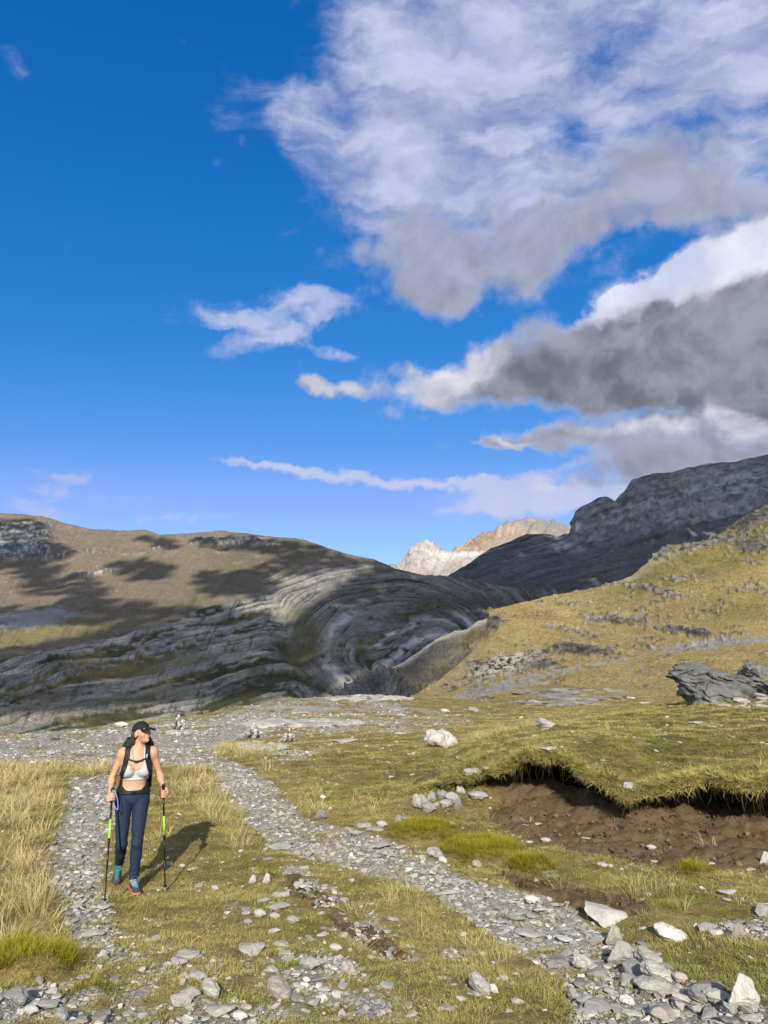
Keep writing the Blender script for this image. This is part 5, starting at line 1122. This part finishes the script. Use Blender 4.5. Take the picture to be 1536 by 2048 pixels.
# ------------------------------------------------------------------ trekking poles
for P, fr, lab in zip(POLES, ((.117, .274, .44), (.12, .29, .466)), ('black and lime trekking pole with lavender cord loop in her hand by the gravel', 'black and lime trekking pole planted in the turf beside her shadow')):
    top, tip = np.array(P['top']), np.array(P['tip']); tp = empty('trekking_pole', (HX, HY, HZ), HROT); tag(tp, lab, 'trekking pole', 'trekking poles held by the hiker')
    at = lambda f: top + (tip - top) * f; axd = (tip - top) / np.linalg.norm(tip - top)
    V, Fc = tube([at(-.012), at(0), at(.012), at(.03), at(.055), at(.09), at(fr[0] - .012), at(fr[0])], [.009, .018, .019, .0125, .015, .0135, .016, .018], 12); gp = mesh_obj('grip', V, Fc, M_BLACK, tp, smooth=True)
    V, Fc = tube([at(fr[0]), at(fr[1])], .0092, 10); mesh_obj('upper_shaft', V, Fc, M_BLACK, tp, smooth=True)
    V, Fc = tube([at(fr[1]), at(fr[2])], .0095, 10); mesh_obj('lime_section', V, Fc, M_GREEN, tp, smooth=True)
    V, Fc = tube([at(fr[2]), at(fr[2] + .01), at(fr[2] + .03), at(fr[2] + .04)], [.0095, .0135, .0135, .009], 10); mesh_obj('lock_collar', V, Fc, M_BLACK, tp, smooth=True)
    V, Fc = tube([at(fr[2] + .04), at(.70)], .0082, 10); mesh_obj('middle_shaft', V, Fc, M_BLACK, tp, smooth=True)
    V, Fc = tube([at(.70), at(.955)], .0068, 10); mesh_obj('lower_shaft', V, Fc, M_BLACK, tp, smooth=True)
    V, Fc = tube([at(.935), at(.938), at(.944), at(.947)], [.008, .022, .022, .008], 12); mesh_obj('basket', V, Fc, M_BLACK, tp, smooth=True)
    V, Fc = tube([at(.955), at(1.0)], [.006, .003], 8); mesh_obj('tip', V, Fc, M_METAL, tp, smooth=True)
    if P['side'] < 0:
        o_ = at(.01) + np.array((.012, -.02, .0)); lp = [o_ + np.array((.040 * (1 - math.cos(a)) * .55 + .02 * math.sin(a), -.012, -.095 * (1 - math.cos(a)))) for a in np.linspace(0, 2 * math.pi, 22)[:-1]]
        V, Fc = tube(lp, .0035, 6, True); mesh_obj('wrist_loop', V, Fc, M_LAV, gp, smooth=True)
    else:
        o_ = at(.01) + np.array((-.012, -.01, .0)); lp = [o_ + np.array((-.02 * math.sin(a), .01, -.06 * (1 - math.cos(a)))) for a in np.linspace(0, 2 * math.pi, 18)[:-1]]
        V, Fc = tube(lp, .0032, 6, True); mesh_obj('wrist_loop', V, Fc, M_BLACK, gp, smooth=True)
# ------------------------------------------------------------------ stones one can point to, each a thing of its own
def rock_mesh(name, seed, sub, sq, rough_, strata_=0.0, cuts=6):
    rs = np.random.default_rng(seed); bm = bmesh.new(); bmesh.ops.create_icosphere(bm, subdivisions=sub, radius=1)
    V = np.array([v.co[:] for v in bm.verts]); Fc = [[v.index for v in f.verts] for f in bm.faces]; bm.free()
    for _ in range(cuts):
        n = rs.normal(size=3); n /= np.linalg.norm(n); d = rs.uniform(.45, .8); s_ = V @ n - d; V = V - np.maximum(s_, 0)[:, None] * n * .92
    V = V * sq; V = V * (1 + rough_ * fbm(V[:, 0] * 2 + seed, V[:, 1] * 2, V[:, 2] * 2, 4)[:, None])
    if strata_: V[:, 2] += strata_ * fbm(V[:, 0] * 1.2, V[:, 1] * 1.2, V[:, 2] * 7 + seed, 3); V[:, :2] *= (1 + strata_ * 1.3 * perlin(V[:, 2] * 9, seed, V[:, 0]))[:, None]
    V -= (V.max(0) + V.min(0)) / 2; V /= (V.max(0) - V.min(0))
    me = bpy.data.meshes.new(name); me.from_pydata([tuple(v) for v in V], [], Fc); me.materials.append(M_STONE); return me
HERO = {k: rock_mesh('rock_' + k, i, sb, sq, ro, st, c) for k, i, sb, sq, ro, st, c in (('boulder', 3, 4, (1, .8, .8), .22, 0, 9), ('wedge', 8, 4, (1, .7, .6), .2, .05, 10), ('slab', 12, 4, (1, .6, .25), .14, .03, 8), ('spire', 21, 4, (.8, .7, 1.1), .12, .03, 9), ('block', 30, 4, (1, .9, .9), .16, .06, 12))}
_no = 0
def stone(px, py, w, h, kind, label, tone=.4, warm=.0, group=None, rz=None, tilt=(0, 0), sink=.2, cat='stone', depth=None, name='stone'):
    """w, h: width and height in photo pixels, the foot of the stone at (px, py)"""
    global _no; _no += 1
    P = hit(np.array(float(px)), np.array(float(py))); dist = math.hypot(P[1] * _c + (P[2] - CAMZ) * _s, 0); W, Hh = w * dist / F, h * dist / F
    me = HERO[kind] if kind in HERO else (ME_FLAT if kind == 'flat' else ME_CHUNK)[_no % 7]
    o = bpy.data.objects.new(name, me); COL.objects.link(o)
    D = (depth if depth else .8) * W
    vis = Hh * {'flat': .42, 'slab': .55, 'wedge': .72, 'boulder': .85}.get(kind, .9)
    Z = vis / (1 - sink) * (1.0 if kind in ('spire', 'block', 'boulder') else 1.0)
    o.scale = (W, D, Z); o.rotation_euler = (tilt[0], tilt[1], rz if rz is not None else 0.0)
    y = P[1] + D * .35; x = P[0] * y / P[1]
    o.location = (x, y, float(ground_z(np.array(x), np.array(y))) + Z * (.5 - sink))
    o['tone'] = float(tone); o['warm'] = float(warm); tag(o, label, cat, group); return o
stone(884, 1496, 74, 40, 'boulder', 'big rounded white boulder standing in the meadow beyond the bank', .78, .05, cat='boulder', name='boulder')
stone(1092, 1455, 38, 24, 'block', 'grey square-cut boulder on the crest of the turf bank', .6, .05, cat='boulder', name='boulder')
stone(243, 1455, 30, 14, 'wedge', 'white rock behind the hiker\'s head, left of her cap', .95, .1, cat='rock', name='rock')
stone(110, 1481, 20, 14, 'spire', 'small dark rock with a white foot at the left edge of the stony ground', .12, 0, cat='rock', name='rock')
stone(225, 1463, 20, 6, 'slab', 'low pale slab in the grass just left of the hiker\'s cap', .75, .15, cat='rock', name='rock')
stone(1212, 1852, 92, 42, 'slab', 'long pale grey slab leaning at the foot of the bare earth', .72, .12, tilt=(.35, .22), cat='rock', name='slab')
stone(1345, 1886, 70, 34, 'wedge', 'bright white quartz rock half buried in the right-hand grass', 1.0, .0, tilt=(.2, .15), cat='rock', name='rock')
stone(1488, 2026, 62, 74, 'spire', 'tall pointed white rock near the bottom right corner', .9, .12, sink=.12, cat='rock', name='rock')
stone(557, 2002, 52, 42, 'block', 'thick brownish grey rock alone in the turf at bottom centre', .42, .28, cat='rock', name='rock')
stone(1242, 1930, 56, 48, 'spire', 'grey wedge of rock standing on edge beside the gravel', .45, .08, sink=.15, cat='rock', name='rock')
stone(1299, 1932, 52, 36, 'block', 'flat-faced grey block against the right-hand grass', .5, .08, cat='rock', name='rock')
stone(1228, 1890, 34, 40, 'spire', 'small upright brown-sided rock above the standing wedge', .5, .25, cat='rock', name='rock')
stone(1262, 1918, 26, 26, 'wedge', 'pale rock leaning on the right of the standing wedge', .66, .1, cat='rock', name='rock')
stone(1478, 1882, 36, 34, 'spire', 'dark brown rock in the long grass at the right', .22, .35, cat='rock', name='rock')
stone(1415, 1868, 50, 22, 'flat', 'row of pale flat stone in the grass at the right', .6, .08)
stone(1432, 1872, 26, 16, 'flat', 'small white-edged stone beside the flat stone at the right', .7, .05)
stone(1310, 1992, 78, 34, 'wedge', 'long grey rock lying low in the gravel near the bottom right', .5, .1, cat='rock', name='rock')
stone(1255, 2012, 32, 16, 'boulder', 'small bright white cobble below the long grey rock', 1.0, .12)
stone(1318, 1970, 62, 36, 'block', 'grey and white banded rock above the long grey rock', .7, .06, cat='rock', name='rock')
stone(1362, 1966, 30, 24, 'wedge', 'tan rock beside the banded rock', .62, .4)
stone(1436, 2010, 52, 30, 'wedge', 'pale notched rock left of the tall pointed rock', .66, .15, cat='rock', name='rock')
stone(1462, 2030, 36, 30, 'slab', 'bluish grey slab leaning below the notched rock', .36, 0, tilt=(.3, .4), cat='rock', name='slab')
stone(1398, 2008, 34, 26, 'block', 'dark split stone between the notched rock and the long rock', .28, 0)
stone(1168, 1940, 46, 26, 'boulder', 'rounded pale stone at the edge of the gravel, bottom right', .62, .12)
stone(1170, 2018, 36, 36, 'slab', 'blocky grey slab at the lower edge of the gravel', .36, .02, cat='rock', name='slab')
stone(1150, 2004, 26, 26, 'block', 'small grey block at the turf edge beside the blocky slab', .45, .05)
stone(960, 1990, 42, 40, 'block', 'pair-like grey rock in the turf at lower centre right', .5, .05, cat='rock', name='rock')
stone(988, 1988, 18, 18, 'boulder', 'small white stone touching the grey rock at lower centre right', .95, .05)
stone(1036, 2010, 28, 16, 'wedge', 'lone grey stone in the grass right of the small white stone', .5, .1)
stone(893, 2020, 34, 14, 'flat', 'flat bluish stone in the turf at the bottom', .42, 0)
stone(503, 1912, 56, 32, 'slab', 'long tilted grey slab in the turf left of centre', .55, .08, rz=.5, tilt=(.25, .1), cat='rock', name='slab')
stone(570, 1912, 28, 14, 'flat', 'pinkish oval stone right of the long tilted slab', .6, .3)
stone(620, 1936, 44, 28, 'wedge', 'grey rock with a lighter top in the turf below centre', .48, .08)
stone(697, 1952, 32, 26, 'boulder', 'rounded brownish stone in the turf right of bottom centre', .5, .28)
stone(613, 1970, 16, 14, 'wedge', 'small white stone near the thick brownish rock', .92, .1)
stone(526, 1808, 30, 16, 'flat', 'rounded flat grey stone, left of a pair in the centre turf', .56, .05)
stone(562, 1795, 38, 20, 'flat', 'broad flat grey stone above the long thin one in the centre turf', .55, .06)
stone(556, 1818, 52, 10, 'flat', 'long thin flat stone in the centre turf', .6, .1)
stone(520, 1838, 26, 20, 'wedge', 'pale jagged stone, leftmost of three below the long thin stone', .64, .1)
stone(550, 1840, 24, 16, 'wedge', 'grey stone in the middle of three below the long thin stone', .5, .05)
stone(586, 1852, 26, 20, 'wedge', 'blue-grey stone, rightmost of three below the long thin stone', .42, 0)
stone(496, 1852, 20, 14, 'wedge', 'small dark stone at the left end below the three stones', .35, 0)
stone(548, 1868, 28, 14, 'flat', 'whitish flat stone beside the dark turf stone', .72, .06)
stone(562, 1892, 34, 12, 'flat', 'thin brownish flat stone under the whitish one', .5, .15)
stone(646, 1872, 26, 14, 'flat', 'pale flat stone at the edge of the dark soil strip', .66, .08)
stone(672, 1904, 26, 18, 'wedge', 'white notched stone beside the dark soil strip', .78, .12)
stone(505, 1768, 16, 18, 'spire', 'upright creamy stone, left of a pair in the turf past the shadow', .7, .2)
stone(533, 1768, 16, 22, 'spire', 'upright white-topped stone, right of a pair in the turf past the shadow', .8, .15)
stone(400, 1776, 24, 12, 'flat', 'grey stone in the turf by the right-hand pole tip', .45, 0)
stone(430, 1784, 16, 16, 'wedge', 'sharp little stone right of the pole-tip stone', .5, .1)
stone(365, 1735, 14, 10, 'wedge', 'small grey stone on the edge of the hiker\'s shadow', .55, .05)
stone(386, 1742, 22, 10, 'flat', 'flat pale stone just below the hiker\'s shadow', .6, .05)
stone(375, 1916, 52, 22, 'flat', 'broad warm grey flat stone at lower left', .6, .22)
stone(358, 1932, 34, 22, 'slab', 'grey slab left of the broad warm stone', .45, .05, tilt=(.2, .2), cat='rock', name='slab')
stone(396, 1962, 40, 22, 'wedge', 'dark grey stone below the broad warm stone', .36, 0)
stone(385, 1998, 34, 26, 'wedge', 'grey angular stone in the heap at lower left centre', .48, .05)
stone(420, 1996, 40, 34, 'block', 'pale fractured block at the right of the lower left heap', .66, .05, cat='rock', name='rock')
stone(440, 2034, 60, 24, 'slab', 'tan slab on the bottom edge, left of centre', .58, .2, cat='rock', name='slab')
stone(480, 2044, 32, 20, 'wedge', 'white rock on the bottom edge, left of centre', .95, .08)
stone(492, 2018, 26, 14, 'flat', 'creamy flat stone above the white rock on the bottom edge', .62, .3)
stone(182, 1876, 44, 16, 'flat', 'large flat buff stone on the left gravel track', .6, .2)
stone(205, 1822, 28, 18, 'flat', 'large flat grey stone by the left pole tip', .5, .02)
stone(315, 1882, 28, 16, 'flat', 'flat grey stone in the turf right of the left track', .48, .05)
stone(35, 2010, 40, 30, 'block', 'dark blue-grey block in the heap in the bottom left corner', .3, 0, cat='rock', name='rock')
stone(62, 2030, 30, 22, 'wedge', 'pale block in the heap in the bottom left corner', .66, .04)
stone(122, 2046, 26, 22, 'block', 'square grey cobble at the bottom left edge', .42, .02)
stone(78, 1972, 18, 14, 'block', 'small dark cube of stone above the bottom left heap', .3, 0)
stone(166, 1960, 30, 12, 'flat', 'grey flat stone above the bottom left gravel', .5, .04)
stone(641, 1642, 26, 22, 'spire', 'dark blue-grey wedge standing at the right edge of the main track', .22, 0, cat='rock', name='rock')
stone(646, 1600, 14, 10, 'wedge', 'white pebble-like stone in the grass above the dark wedge', .85, .05)
stone(712, 1672, 26, 12, 'wedge', 'low grey stone at the left end of the stone line', .45, .2)
stone(728, 1656, 32, 14, 'flat', 'flat bluish stone near the left end of the stone line', .45, .05)
stone(764, 1656, 24, 16, 'wedge', 'pale angular stone in the middle of the stone line', .6, .05)
stone(750, 1666, 36, 10, 'flat', 'thin grey flat stone under the middle of the stone line', .5, .1)
stone(796, 1650, 16, 20, 'spire', 'small dark stone on edge, right of the middle of the stone line', .35, 0)
stone(812, 1640, 26, 10, 'flat', 'flat dark stone leading up to the stone heap', .4, 0)
for px, py, w, h, k, tn, wm, lb in ((842, 1622, 30, 22, 'boulder', .62, .1, 'rounded pale stone at the left of the stone heap by the bare earth'), (858, 1630, 26, 18, 'wedge', .42, 0, 'dark grey stone low on the left of the stone heap'), (862, 1610, 18, 16, 'spire', .5, 0, 'upright stone on the left of the stone heap'),
     (875, 1616, 18, 12, 'flat', .66, .45, 'yellowish stone in the middle of the stone heap'), (886, 1602, 22, 16, 'wedge', .36, 0, 'bluish dark stone on top of the stone heap'), (892, 1620, 22, 14, 'wedge', .55, .04, 'pale grey stone low in the middle of the stone heap'),
     (905, 1612, 26, 20, 'wedge', .58, .03, 'large grey stone in the right half of the stone heap'), (916, 1622, 14, 16, 'spire', .3, 0, 'narrow dark stone leaning at the right end of the stone heap'), (922, 1592, 16, 12, 'boulder', .8, .12, 'white stone on the back of the stone heap'),
     (940, 1590, 20, 14, 'wedge', .5, .05, 'grey stone at the upper right of the stone heap'), (955, 1580, 16, 10, 'boulder', .6, .4, 'tan stone farthest back where the heap meets the turf'), (958, 1606, 34, 14, 'wedge', .55, .02, 'broad grey stone lying right of the stone heap'), (985, 1600, 30, 8, 'flat', .6, .05, 'flat pale stone at the left edge of the bare earth')):
    stone(px, py, w * 1.22, h * 1.5, k, lb, tn * .8, wm)
stone(1098, 1520, 36, 16, 'slab', 'flat pale grey slab on the turf just above the overhang', .62, .02, sink=.1, cat='rock', name='slab')
stone(1208, 1526, 16, 8, 'flat', 'small flat stone on the turf right of the flat pale slab', .55, .05)
stone(1392, 1452, 32, 12, 'slab', 'grey flat slab on the upper turf bank', .55, .02, sink=.1, cat='rock', name='slab')
stone(1425, 1456, 14, 6, 'flat', 'small pale stone right of the grey slab on the upper bank', .6, .1)
stone(1314, 1474, 20, 5, 'flat', 'thin tan flat stone in the middle of the turf bank', .55, .3)
stone(1216, 1472, 12, 6, 'flat', 'small stone in the turf below the grey square-cut boulder', .6, .05)
stone(1524, 1488, 12, 6, 'flat', 'little pale stone at the right edge of the turf bank', .7, .05)
stone(1266, 1650, 30, 18, 'boulder', 'white-edged stone under the drooping tongue of turf', .6, .02)
stone(1182, 1610, 12, 8, 'flat', 'small white stone in the shadow of the overhang', .7, 0)
stone(1092, 1690, 22, 12, 'wedge', 'pale stone on the lower edge of the bare earth', .7, .2)
stone(1050, 1657, 30, 7, 'flat', 'flat grey stone on the bare earth, left of a close pair', .62, 0)
stone(1074, 1652, 22, 7, 'flat', 'flat grey stone on the bare earth, right of a close pair', .62, 0)
stone(1172, 1678, 18, 5, 'flat', 'thin slanting grey stone in the middle of the bare earth', .6, 0)
stone(1304, 1702, 20, 12, 'wedge', 'grey and white stone low on the bare earth', .6, .05)
stone(1532, 1732, 26, 28, 'spire', 'pale stone cut off by the right edge below the bare earth', .68, .02, cat='rock', name='rock')
stone(1312, 1728, 20, 6, 'flat', 'white flat stone where the bare earth meets the grass', .75, .1)
stone(1400, 1734, 20, 7, 'flat', 'pale flat stone on the grass edge, left of two', .66, .03)
stone(1420, 1731, 18, 6, 'flat', 'pale flat stone on the grass edge, right of two', .66, .03)
stone(1500, 1742, 24, 7, 'flat', 'flat grey stone in grass near the right edge', .6, .03)
stone(1456, 1792, 38, 14, 'slab', 'broad pale slab in the grass at the right', .66, .03, sink=.1, cat='rock', name='slab')
stone(1342, 1772, 20, 10, 'flat', 'small bluish stone in the grass below the bare earth', .5, 0)
stone(1455, 1806, 18, 8, 'flat', 'small grey stone under the broad pale slab', .5, .03)
stone(870, 1716, 36, 20, 'boulder', 'large rounded pale grey stone on the main track', .5, .03)
stone(760, 1700, 44, 14, 'flat', 'broad pale bluish slab on the main track above the soil strip', .55, 0)
stone(775, 1712, 30, 14, 'boulder', 'grey lump of stone under the broad bluish slab on the track', .45, 0)
stone(802, 1700, 24, 12, 'flat', 'grey flat stone right of the broad bluish slab', .5, 0)
stone(886, 1726, 18, 12, 'boulder', 'white cobble on the main track', .9, .05)
stone(845, 1722, 14, 12, 'boulder', 'yellowish cobble on the main track', .7, .5)
stone(955, 1736, 22, 14, 'boulder', 'tan cobble in front of the right-hand grass cushion', .55, .55)
stone(568, 1703, 66, 12, 'flat', 'long pale slab across the left edge of the main track', .62, .02, rz=.35, cat='rock', name='slab')
stone(536, 1722, 24, 10, 'flat', 'bluish stone at the end of the long pale slab', .32, 0)
stone(702, 1716, 10, 12, 'spire', 'small white pointed stone on the turf beside the track', .95, 0)
stone(1064, 1808, 30, 18, 'wedge', 'white block on the right-hand gravel above the slabs', .92, .03)
stone(365, 1445, 12, 8, 'wedge', 'pale stone beside the left cairn', .7, .1)
stone(600, 1428, 40, 8, 'flat', 'flat tan slab on the far stony ground', .65, .4, cat='rock', name='slab')
stone(690, 1486, 56, 16, 'slab', 'pinkish tan whaleback of rock in the grass beyond the track', .55, .5, cat='rock', name='rock')
stone(805, 1432, 26, 7, 'flat', 'white flat stone on the far meadow left of the boulder', .9, .05)
stone(890, 1425, 18, 10, 'wedge', 'white angular stone behind the big white boulder', .85, .05)
stone(948, 1424, 24, 12, 'boulder', 'grey rounded rock on the far green meadow', .42, .05, cat='rock', name='rock')
stone(918, 1432, 22, 8, 'flat', 'grey flat stone left of the grey rock on the far meadow', .45, 0)
stone(1260, 1398, 20, 7, 'flat', 'bright white stone in the hollow left of the dark crag', .95, .05)
stone(1290, 1408, 24, 6, 'flat', 'pale flat stone at the foot of the dark crag', .85, .05)
stone(803, 1468, 26, 6, 'flat', 'white stone in the grass left of the big boulder', .85, .1)

M_SLATE = simple('dark_slate', (.125, .125, .122), .8, .75, 2.2, .8)
M_SLATE3 = simple('pale_slate', (.30, .293, .28), .8, .4, 4.0, .8)
M_SLATE2 = simple('grey_slate', (.17, .168, .165), .8, .45, 4.0, .8)
# cairns: small piles walkers built
def cairn(px, py, w, h, label, seed):
    rs = np.random.default_rng(seed); P = hit(np.array(float(px)), np.array(float(py))); sc = P[1] / F; root = empty('cairn', P); tag(root, label, 'cairn', 'cairns along the track')
    W, Hh = w * sc, h * sc; n = 0
    for lv, (cnt, spread) in enumerate(((9, .5), (6, .32), (4, .2), (2, .08), (1, 0))):
        for i in range(cnt):
            a = 6.283 * i / cnt + lv; s_ = W * rs.uniform(.20, .30) * (1 - .08 * lv)
            o = bpy.data.objects.new('stone', (ME_FLAT if rs.uniform() < .4 else ME_CHUNK)[rs.integers(0, 7)]); COL.objects.link(o); o.parent = root
            o.location = (math.cos(a) * spread * W, math.sin(a) * spread * W * .8, Hh * (.08 + .20 * lv)); o.scale = (s_, s_ * .8, Hh * .30); o.rotation_euler = (rs.normal() * .15, rs.normal() * .15, rs.uniform(0, 6))
            o['tone'] = float(np.clip(.45 + .22 * rs.normal(), .1, 1) if lv < 4 else .9); o['warm'] = float(max(0, rs.normal() * .15))
cairn(356, 1458, 34, 26, 'cairn of grey stones just right of the hiker\'s cap', 1)
cairn(507, 1478, 46, 28, 'cairn with a white stone on top beside the track', 2)
cairn(578, 1482, 30, 24, 'smallest cairn, right of the white-topped one', 3)

# bedrock that breaks the surface
def crag(name, px, py, w, h, label, seed, depth=.8, mat=None, sink=.25, skew=0.0):
    P = hit(np.array(float(px)), np.array(float(py))); sc = (P[1] * _c + (P[2] - CAMZ) * _s) / F; W, Hh = w * sc, h * sc
    V, Fc = ico(6); rs = np.random.default_rng(seed); V = np.sign(V) * np.abs(V) ** .62; V /= np.abs(V).max()
    for _ in range(16):
        n = rs.normal(size=3) * (1, 1, .5); n /= np.linalg.norm(n); s_ = V @ n - rs.uniform(.6, 1.0); V = V - np.maximum(s_, 0)[:, None] * n * .95
    n = fbm(V[:, 0] * 2 + seed, V[:, 1] * 2, V[:, 2] * 2.5, 6, .55); V = V * (1 + .20 * n)[:, None]
    lay = V[:, 2] * 5 + V[:, 0] * 2.2 + .8 * n; V[:, :2] *= (1 + .10 * (saw(lay) - .5) + .07 * perlin(lay * 2.6, seed, V[:, 0] * 2))[:, None]; V[:, 2] += .07 * (saw(lay * .5 + V[:, 1]) - .5) + .10 * fbm(V[:, 0] * 4, V[:, 1] * 4, seed, 4)
    V -= (V.max(0) + V.min(0)) / 2; V /= (V.max(0) - V.min(0)); V[:, 2] = (V[:, 2] + .5) * (1 - skew * sst(V[:, 0], -.35, .45)) - .5
    V = V * (W, W * depth, Hh / (1 - sink))
    y = P[1] + W * depth * .4; x = P[0] * y / P[1]; z = float(ground_z(np.array(x), np.array(y)))
    o = mesh_obj(name, V, Fc, mat, loc=(x, y, min(z, P[2] + .1) + Hh / (1 - sink) * (.5 - sink))); tag(o, label, 'rock outcrop'); return o
crag('rock_outcrop', 1470, 1400, 270, 76, 'dark craggy outcrop with a sheer left face, rising from the turf at the right', 4, .6, mat=M_SLATE, skew=.5, sink=.34)
crag('rock_outcrop', 1535, 1352, 100, 84, 'layered dark outcrop cut off by the right edge', 9, .8, mat=M_SLATE, skew=.2)
def ledge(px, py, w, h, label, seed, n, tone):
    """a low outcrop of thin bedrock plates breaking the turf"""
    rs = np.random.default_rng(seed); c = hit(np.array(float(px)), np.array(float(py))); root = empty('rock_outcrop', c); tag(root, label, 'rock outcrop')
    for _ in range(n):
        a, q = rs.uniform(0, 6.283), math.sqrt(rs.uniform()); P = hit(np.array(px + .5 * w * q * math.cos(a)), np.array(py + .5 * h * q * math.sin(a))); W = w * P[1] / F * rs.uniform(.08, .24)
        o = bpy.data.objects.new('plate', ME_FLAT[rs.integers(0, 7)]); COL.objects.link(o); o.parent = root; o.location = P - c + (0, 0, .02); o.scale = (W, W * rs.uniform(.5, .9), min(W * .22, .16) * rs.uniform(.8, 1.6))
        o.rotation_euler = (rs.normal() * .10 + .05, rs.normal() * .05, rs.normal() * .3); o['tone'] = float(np.clip(tone + .12 * rs.normal(), .02, 1)); o['warm'] = float(rs.uniform(0, .15))
ledge(1150, 1390, 220, 24, 'long low outcrop of thin dark slate plates in the far green meadow', 22, 90, .22)
ledge(1120, 1408, 160, 8, 'thin lower band of grey slate in front of the long slate outcrop', 25, 40, .22)
ledge(740, 1398, 150, 10, 'pale low hump of bedrock plates at the far edge of the meadow', 28, 50, .55)
ledge(525, 1494, 110, 18, 'layered ledge of bedrock under the white-topped cairn', 33, 50, .55)
ledge(360, 1466, 76, 12, 'layered ledge of bedrock under the cairn by the hiker\'s cap', 37, 36, .55)
ledge(600, 1448, 240, 14, 'broken grey bedrock plates across the far stony ground', 41, 90, .55)
ledge(1480, 1400, 120, 40, 'pale plates of stone strewn over the bank below the dark outcrops', 45, 36, .55)

# the larger loose stones of the tracks and the turf, one object each
X, Y = sample_ground([(2.9, 5, 26), (5, 8, 14), (8, 12, 6), (12, 20, 1.6)], .56)
Z = ground_z(X, Y); g, d, tl, ms, gn = cover(X, Y, Z); px, py = proj(np.stack([X, Y, Z], -1))
keep = (rng.uniform(size=len(X)) < np.clip(g * .95 + .05, 0, 1) * (1 - .95 * d * (g < .5))) & (ms < .3) & (tl < .7) & (px > 4) & (px < 1532) & (py < 2044) & ~bank_on(X, Y)
keep &= ~((np.abs(X - HX) < .5) & (np.abs(Y - HY) < .5))
X, Y, Z, g, px, py = (v[keep] for v in (X, Y, Z, g, px, py)); sz = np.clip(rng.lognormal(-2.45, .32, len(X)), .06, .17)
sz = sz * np.where((px > 950) & (py > 1820), 1.4, 1.0); order = np.argsort(-sz / Y)[:165]
import re as _re
HEROES = []
for o in COL.objects:
    if o.get('label') and o.parent is None and o.get('category') in ('stone', 'rock', 'boulder', 'cairn') and not o.get('group', '').startswith('loose'):
        w = o['label'].split(' '); cut = next((k for k, q in enumerate(w) if k > 1 and q in ('in', 'on', 'at', 'of', 'near', 'beside', 'below', 'above', 'under', 'left', 'right', 'where', 'cut', 'with', 'lying', 'standing', 'leading', 'across', 'behind', 'beyond', 'leaning', 'half', 'touching', 'against', 'alone')), len(w))
        HEROES.append([' '.join(w[:cut]).rstrip(','), np.array(o.location)])
_cnt = {}
for a_, _ in HEROES: _cnt[a_] = _cnt.get(a_, 0) + 1
HEROES = [h for h in HEROES if _cnt[h[0]] == 1 and len(h[0].split()) > 1 and len(h[0].split()) < 7]
HPOS = np.array([h[1] for h in HEROES]); HPX = np.stack(proj(HPOS), -1); USED = {}
def zone(x, y):
    if x < 260 and y < 1905: return 'left track', 'loose stones on the left-hand gravel track'
    if x < 620 and y > 1850: return 'turf at lower left', 'loose stones at the lower left'
    if x > 950 and y > 1780: return 'lower main track', 'loose stones on the lower main track'
    if x > 560 and y < 1800: return 'main track', 'loose stones on the middle of the main track'
    if y < 1600: return 'far gravel', 'loose stones on the far gravel'
    return 'middle turf', 'loose stones between the tracks'
for i in order:
    fl = rng.uniform() < .78; me = (ME_FLAT if fl else ME_CHUNK)[rng.integers(0, 7)]; o = bpy.data.objects.new('stone', me); COL.objects.link(o); h = rng.uniform(.16, .30) if fl else rng.uniform(.4, .6)
    o.scale = (sz[i], sz[i] * rng.uniform(.6, .95), sz[i] * h); o.location = (X[i], Y[i], Z[i] + sz[i] * h * .2); o.rotation_euler = (rng.normal() * .14, rng.normal() * .14, rng.uniform(0, 6.28))
    tn = float(np.clip(.42 + .17 * rng.normal(), .1, .9)); wm = float(rng.uniform(0, .25)); o['tone'] = tn; o['warm'] = wm
    adj = ('big ' if sz[i] > .12 else 'small ' if sz[i] < .085 else '') + ('dark grey' if tn < .3 else 'pale' if tn > .55 else 'warm grey' if wm > .18 else 'grey') + (' flat' if fl else ' lumpy')
    zn, gr = zone(px[i], py[i])
    for j in np.argsort(np.linalg.norm(HPX - (px[i], py[i]), axis=1))[:8]:
        dx, dy = px[i] - HPX[j][0], py[i] - HPX[j][1]; side = ('right' if dx > 0 else 'left') + ' of' if abs(dx) > 1.6 * abs(dy) else ('in front of' if dy > 0 else 'behind')
        lb = f'{adj} stone, {zn}, {side} the {HEROES[j][0]}'
        if lb not in USED and len(lb.split()) <= 16: break
    USED[lb] = 1; tag(o, lb, 'stone', gr)
